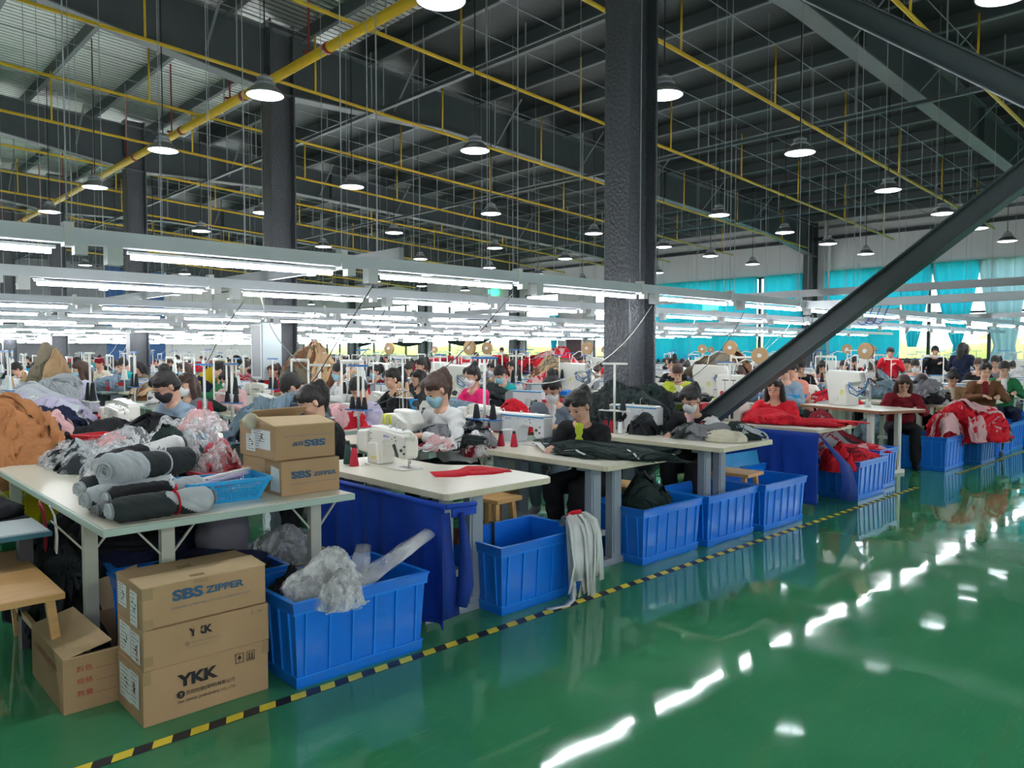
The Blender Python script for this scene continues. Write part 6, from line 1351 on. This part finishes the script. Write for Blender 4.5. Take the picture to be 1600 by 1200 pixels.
for ri, (y, x0, p) in enumerate(ROWS):
    x = x0+rnd.uniform(0, .5); ci = 0; rown = ORD[ri+1]
    while x < 26:
        if not blocked(x, y):
            nm = '%s station from the left in the %s row back' % (ORD[min(ci, 19)], rown); yy = y+rnd.uniform(-.08, .08)
            o = mk('sewing_table', TBL, [rnd.choice(['edge_cream', 'edge_green']), 'top_cream', rnd.choice(['leg_bluegrey', 'leg_cream', 'leg_white'])]); o.location = (x, yy, 0); tag(o, 'cream sewing table, '+nm, 'table', 'back row sewing tables')
            k = rnd.choice([0, 0, 1, 1, 2]); big = rnd.random() < .13 and 5 < x
            if big and y < 20: tall_machine((x+.25, yy+.45, .76), 'tall snap machine with feed reel, '+nm, 0, 1.0, 'back row snap machines', reel=rnd.random() < .7)
            else: mstation_machine(k, (x+.3, yy+.72, .76), rnd.uniform(-.12, .12), ('white blue-striped', 'cream', 'cream overlock')[k]+' sewing machine, '+nm, 'back row sewing machines')
            near_p = any((px_-x-.9)**2+(py_-yy-.6)**2 < .55 for px_, py_ in people_xy)
            if not near_p and rnd.random() < .62:
                tp = rnd.choice(tops); hs = rnd.choice(['ponytail', 'bun', 'short', 'long', 'short']); ps = rnd.choice(['sew', 'sew', 'sewup', 'lean']); ms = rnd.choice([None, None, 'mask_white', 'mask_blue'])
                R = pose_meshes(ps); a = PI+rnd.uniform(-.3, .5)
                person((x+1.0-R['_h'].x, yy+.62, R['_h'].z*rnd.uniform(.97, 1.05)), a, ps, '%sworker in %s, %s' % ('masked ' if ms else '', tn[tp], nm), tp, hs, rnd.choice(['hair', 'hair', 'hair_brown']), ms, 'c_black', 'c_grey', group='seated workers in the back rows', topname='top')
            if rnd.random() < .72:
                q = rnd.randrange(len(pals)); 
                if x > 9 and rnd.random() < .3: q = rnd.choice([2, 7])
                heap('garment_pile', '%s garment pile, %s' % (pn[q], nm), 'garments', (x+rnd.uniform(.2, .4), yy+rnd.uniform(.12, .35), .762), (rnd.uniform(.2, .34), rnd.uniform(.22, .36)), rnd.uniform(.1, .32), pals[q], 200+rnd.randrange(4), 'back row garment piles', rz=rnd.uniform(0, 6), n=40, m=18, mfreq=4)
            if rnd.random() < .6:
                c = rnd.choice(['thread_black', 'thread_black', 'thread_red', 'thread_white', 'reel']); o = mk('thread_stand', STD, ['leg_white', rnd.choice(['rack_blue', 'leg_white', 'rack_blue']), c]); o.location = (x+.08, yy+1.08, .76); o.scale = (1, 1, rnd.uniform(.9, 1.25)); tag(o, 'thread stand with cones, '+nm, 'thread stand', 'back row thread stands')
            if rnd.random() < .3:
                o = mk('pole_frame', FRM, 'leg_white'); o.location = (x+.62, yy+.5, .0); o.scale = (1, 1, 1.75); tag(o, 'white tube frame, '+nm, 'frame', 'back row tube frames')
            if rnd.random() < .25: q = rnd.choice(['basket_red', 'bin_blue', 'basket_blue']); crate(x+.1, yy+.02, {'basket_red': 'red', 'bin_blue': 'blue', 'basket_blue': 'light blue'}[q]+' small tote, '+nm, .3, .24, .16, q, z=.762, group='back row totes')
            if rnd.random() < .5: q = rnd.choice(pals); heap('floor_garments', 'garments under the table, '+nm, 'garments', (x+.2, yy+.3, 0), (.2, .25), rnd.uniform(.25, .5), q, 200+rnd.randrange(4), 'garments under back row tables', rz=rnd.uniform(0, 6), n=40, m=18, mfreq=4)
        ci += 1; x += p
# reels on the brown-cloth line and big far heaps
for (px, py, d, r, q, lab) in ((860, 560, 20, (.9, .6, .35), 2, 'big bright red garment heap left of the column'), (770, 566, 20, (1.2, .5, .25), 7, 'long red garment heap before the far windows'), (700, 563, 22, (1.2, .5, .22), 7, 'far red garment heap left of the long one'), (1130, 572, 14, (.7, .4, .35), 5, 'brown cloth heap right of the big column'), (490, 578, 13, (.45, .4, .45), 5, 'brown cloth heap right of the cabinet column'), (870, 575, 15.5, (.5, .4, .28), 5, 'brown and tan heap by the tall machine')):
    p = at(px, py+8, d); heap('garment_heap', lab, 'garments', (p.x, p.y, max(.5, p.z-.2)), r[:2], r[2]+.15, pals[q], 210+int(px) % 7, fold=.25, n=60, m=26, mfreq=4)
# cables hanging from the rails
rc = random.Random(3)
def cable(p0, p1, sag, label, r=.004, m_='darkgrey'):
    pts = []; p0 = Vector(p0); p1 = Vector(p1)
    for i in range(13):
        f = i/12; q = p0.lerp(p1, f); q.z -= sag*4*f*(1-f); q.x += .03*math.sin(f*7+p0.x); pts.append(q)
    return tag(MB().tube(pts, r, 5).build('power_cable', m_), label, 'cable', 'hanging power cables')
for i, (a, b, s, m_) in enumerate((((4.15, 4.36, 1.95), (3.55, 5.4, 1.05), .12, 'darkgrey'), ((2.85, 4.38, 1.95), (2.7, 5.5, 1.1), .15, 'darkgrey'), ((5.95, 4.36, 1.93), (4.4, 4.6, 1.25), .25, 'leg_white'), ((2.9, 6.5, 1.95), (2.35, 6.6, 1.2), .1, 'darkgrey'), ((4.42, 6.5, 1.95), (4.3, 7.2, 1.3), .1, 'darkgrey'), ((7.6, 4.36, 1.93), (7.1, 5.1, 1.2), .3, 'darkgrey'), ((9.0, 4.36, 1.95), (9.95, 4.5, .9), .1, 'rack_blue'), ((9.3, 4.36, 1.95), (9.6, 4.6, 1.3), .05, 'darkgrey'))):
    cable(a, b, s, ('dark', 'dark', 'pale', 'dark', 'dark', 'dark', 'blue', 'dark')[i]+' power cable dropping from the '+('first' if a[1] < 5 else 'second')+' lighting rail, %s along' % ORD[i], m_=m_)
for i in range(46):
    y = rc.choice(RY[1:10]); x = rc.uniform(.2*y+1.5, 22); cable((x, y, 2.0), (x+rc.uniform(-.7, .7), y+rc.uniform(-.7, .7), rc.uniform(1.2, 1.4)), rc.uniform(0, .25), 'thin power cable hanging between a lighting rail and a machine', m_=rc.choice(['darkgrey', 'leg_white', 'machine_grey']))
for i, (px, d) in enumerate(((1392, 9.0), (1380, 9.1), (1368, 9.2))):
    p = at(px, 470, d); cable((p.x, p.y, 2.1), (p.x-.25, p.y+.1, 1.85), .12, 'short looped blue air hose on the lighting rail', .006, 'logo_blue')
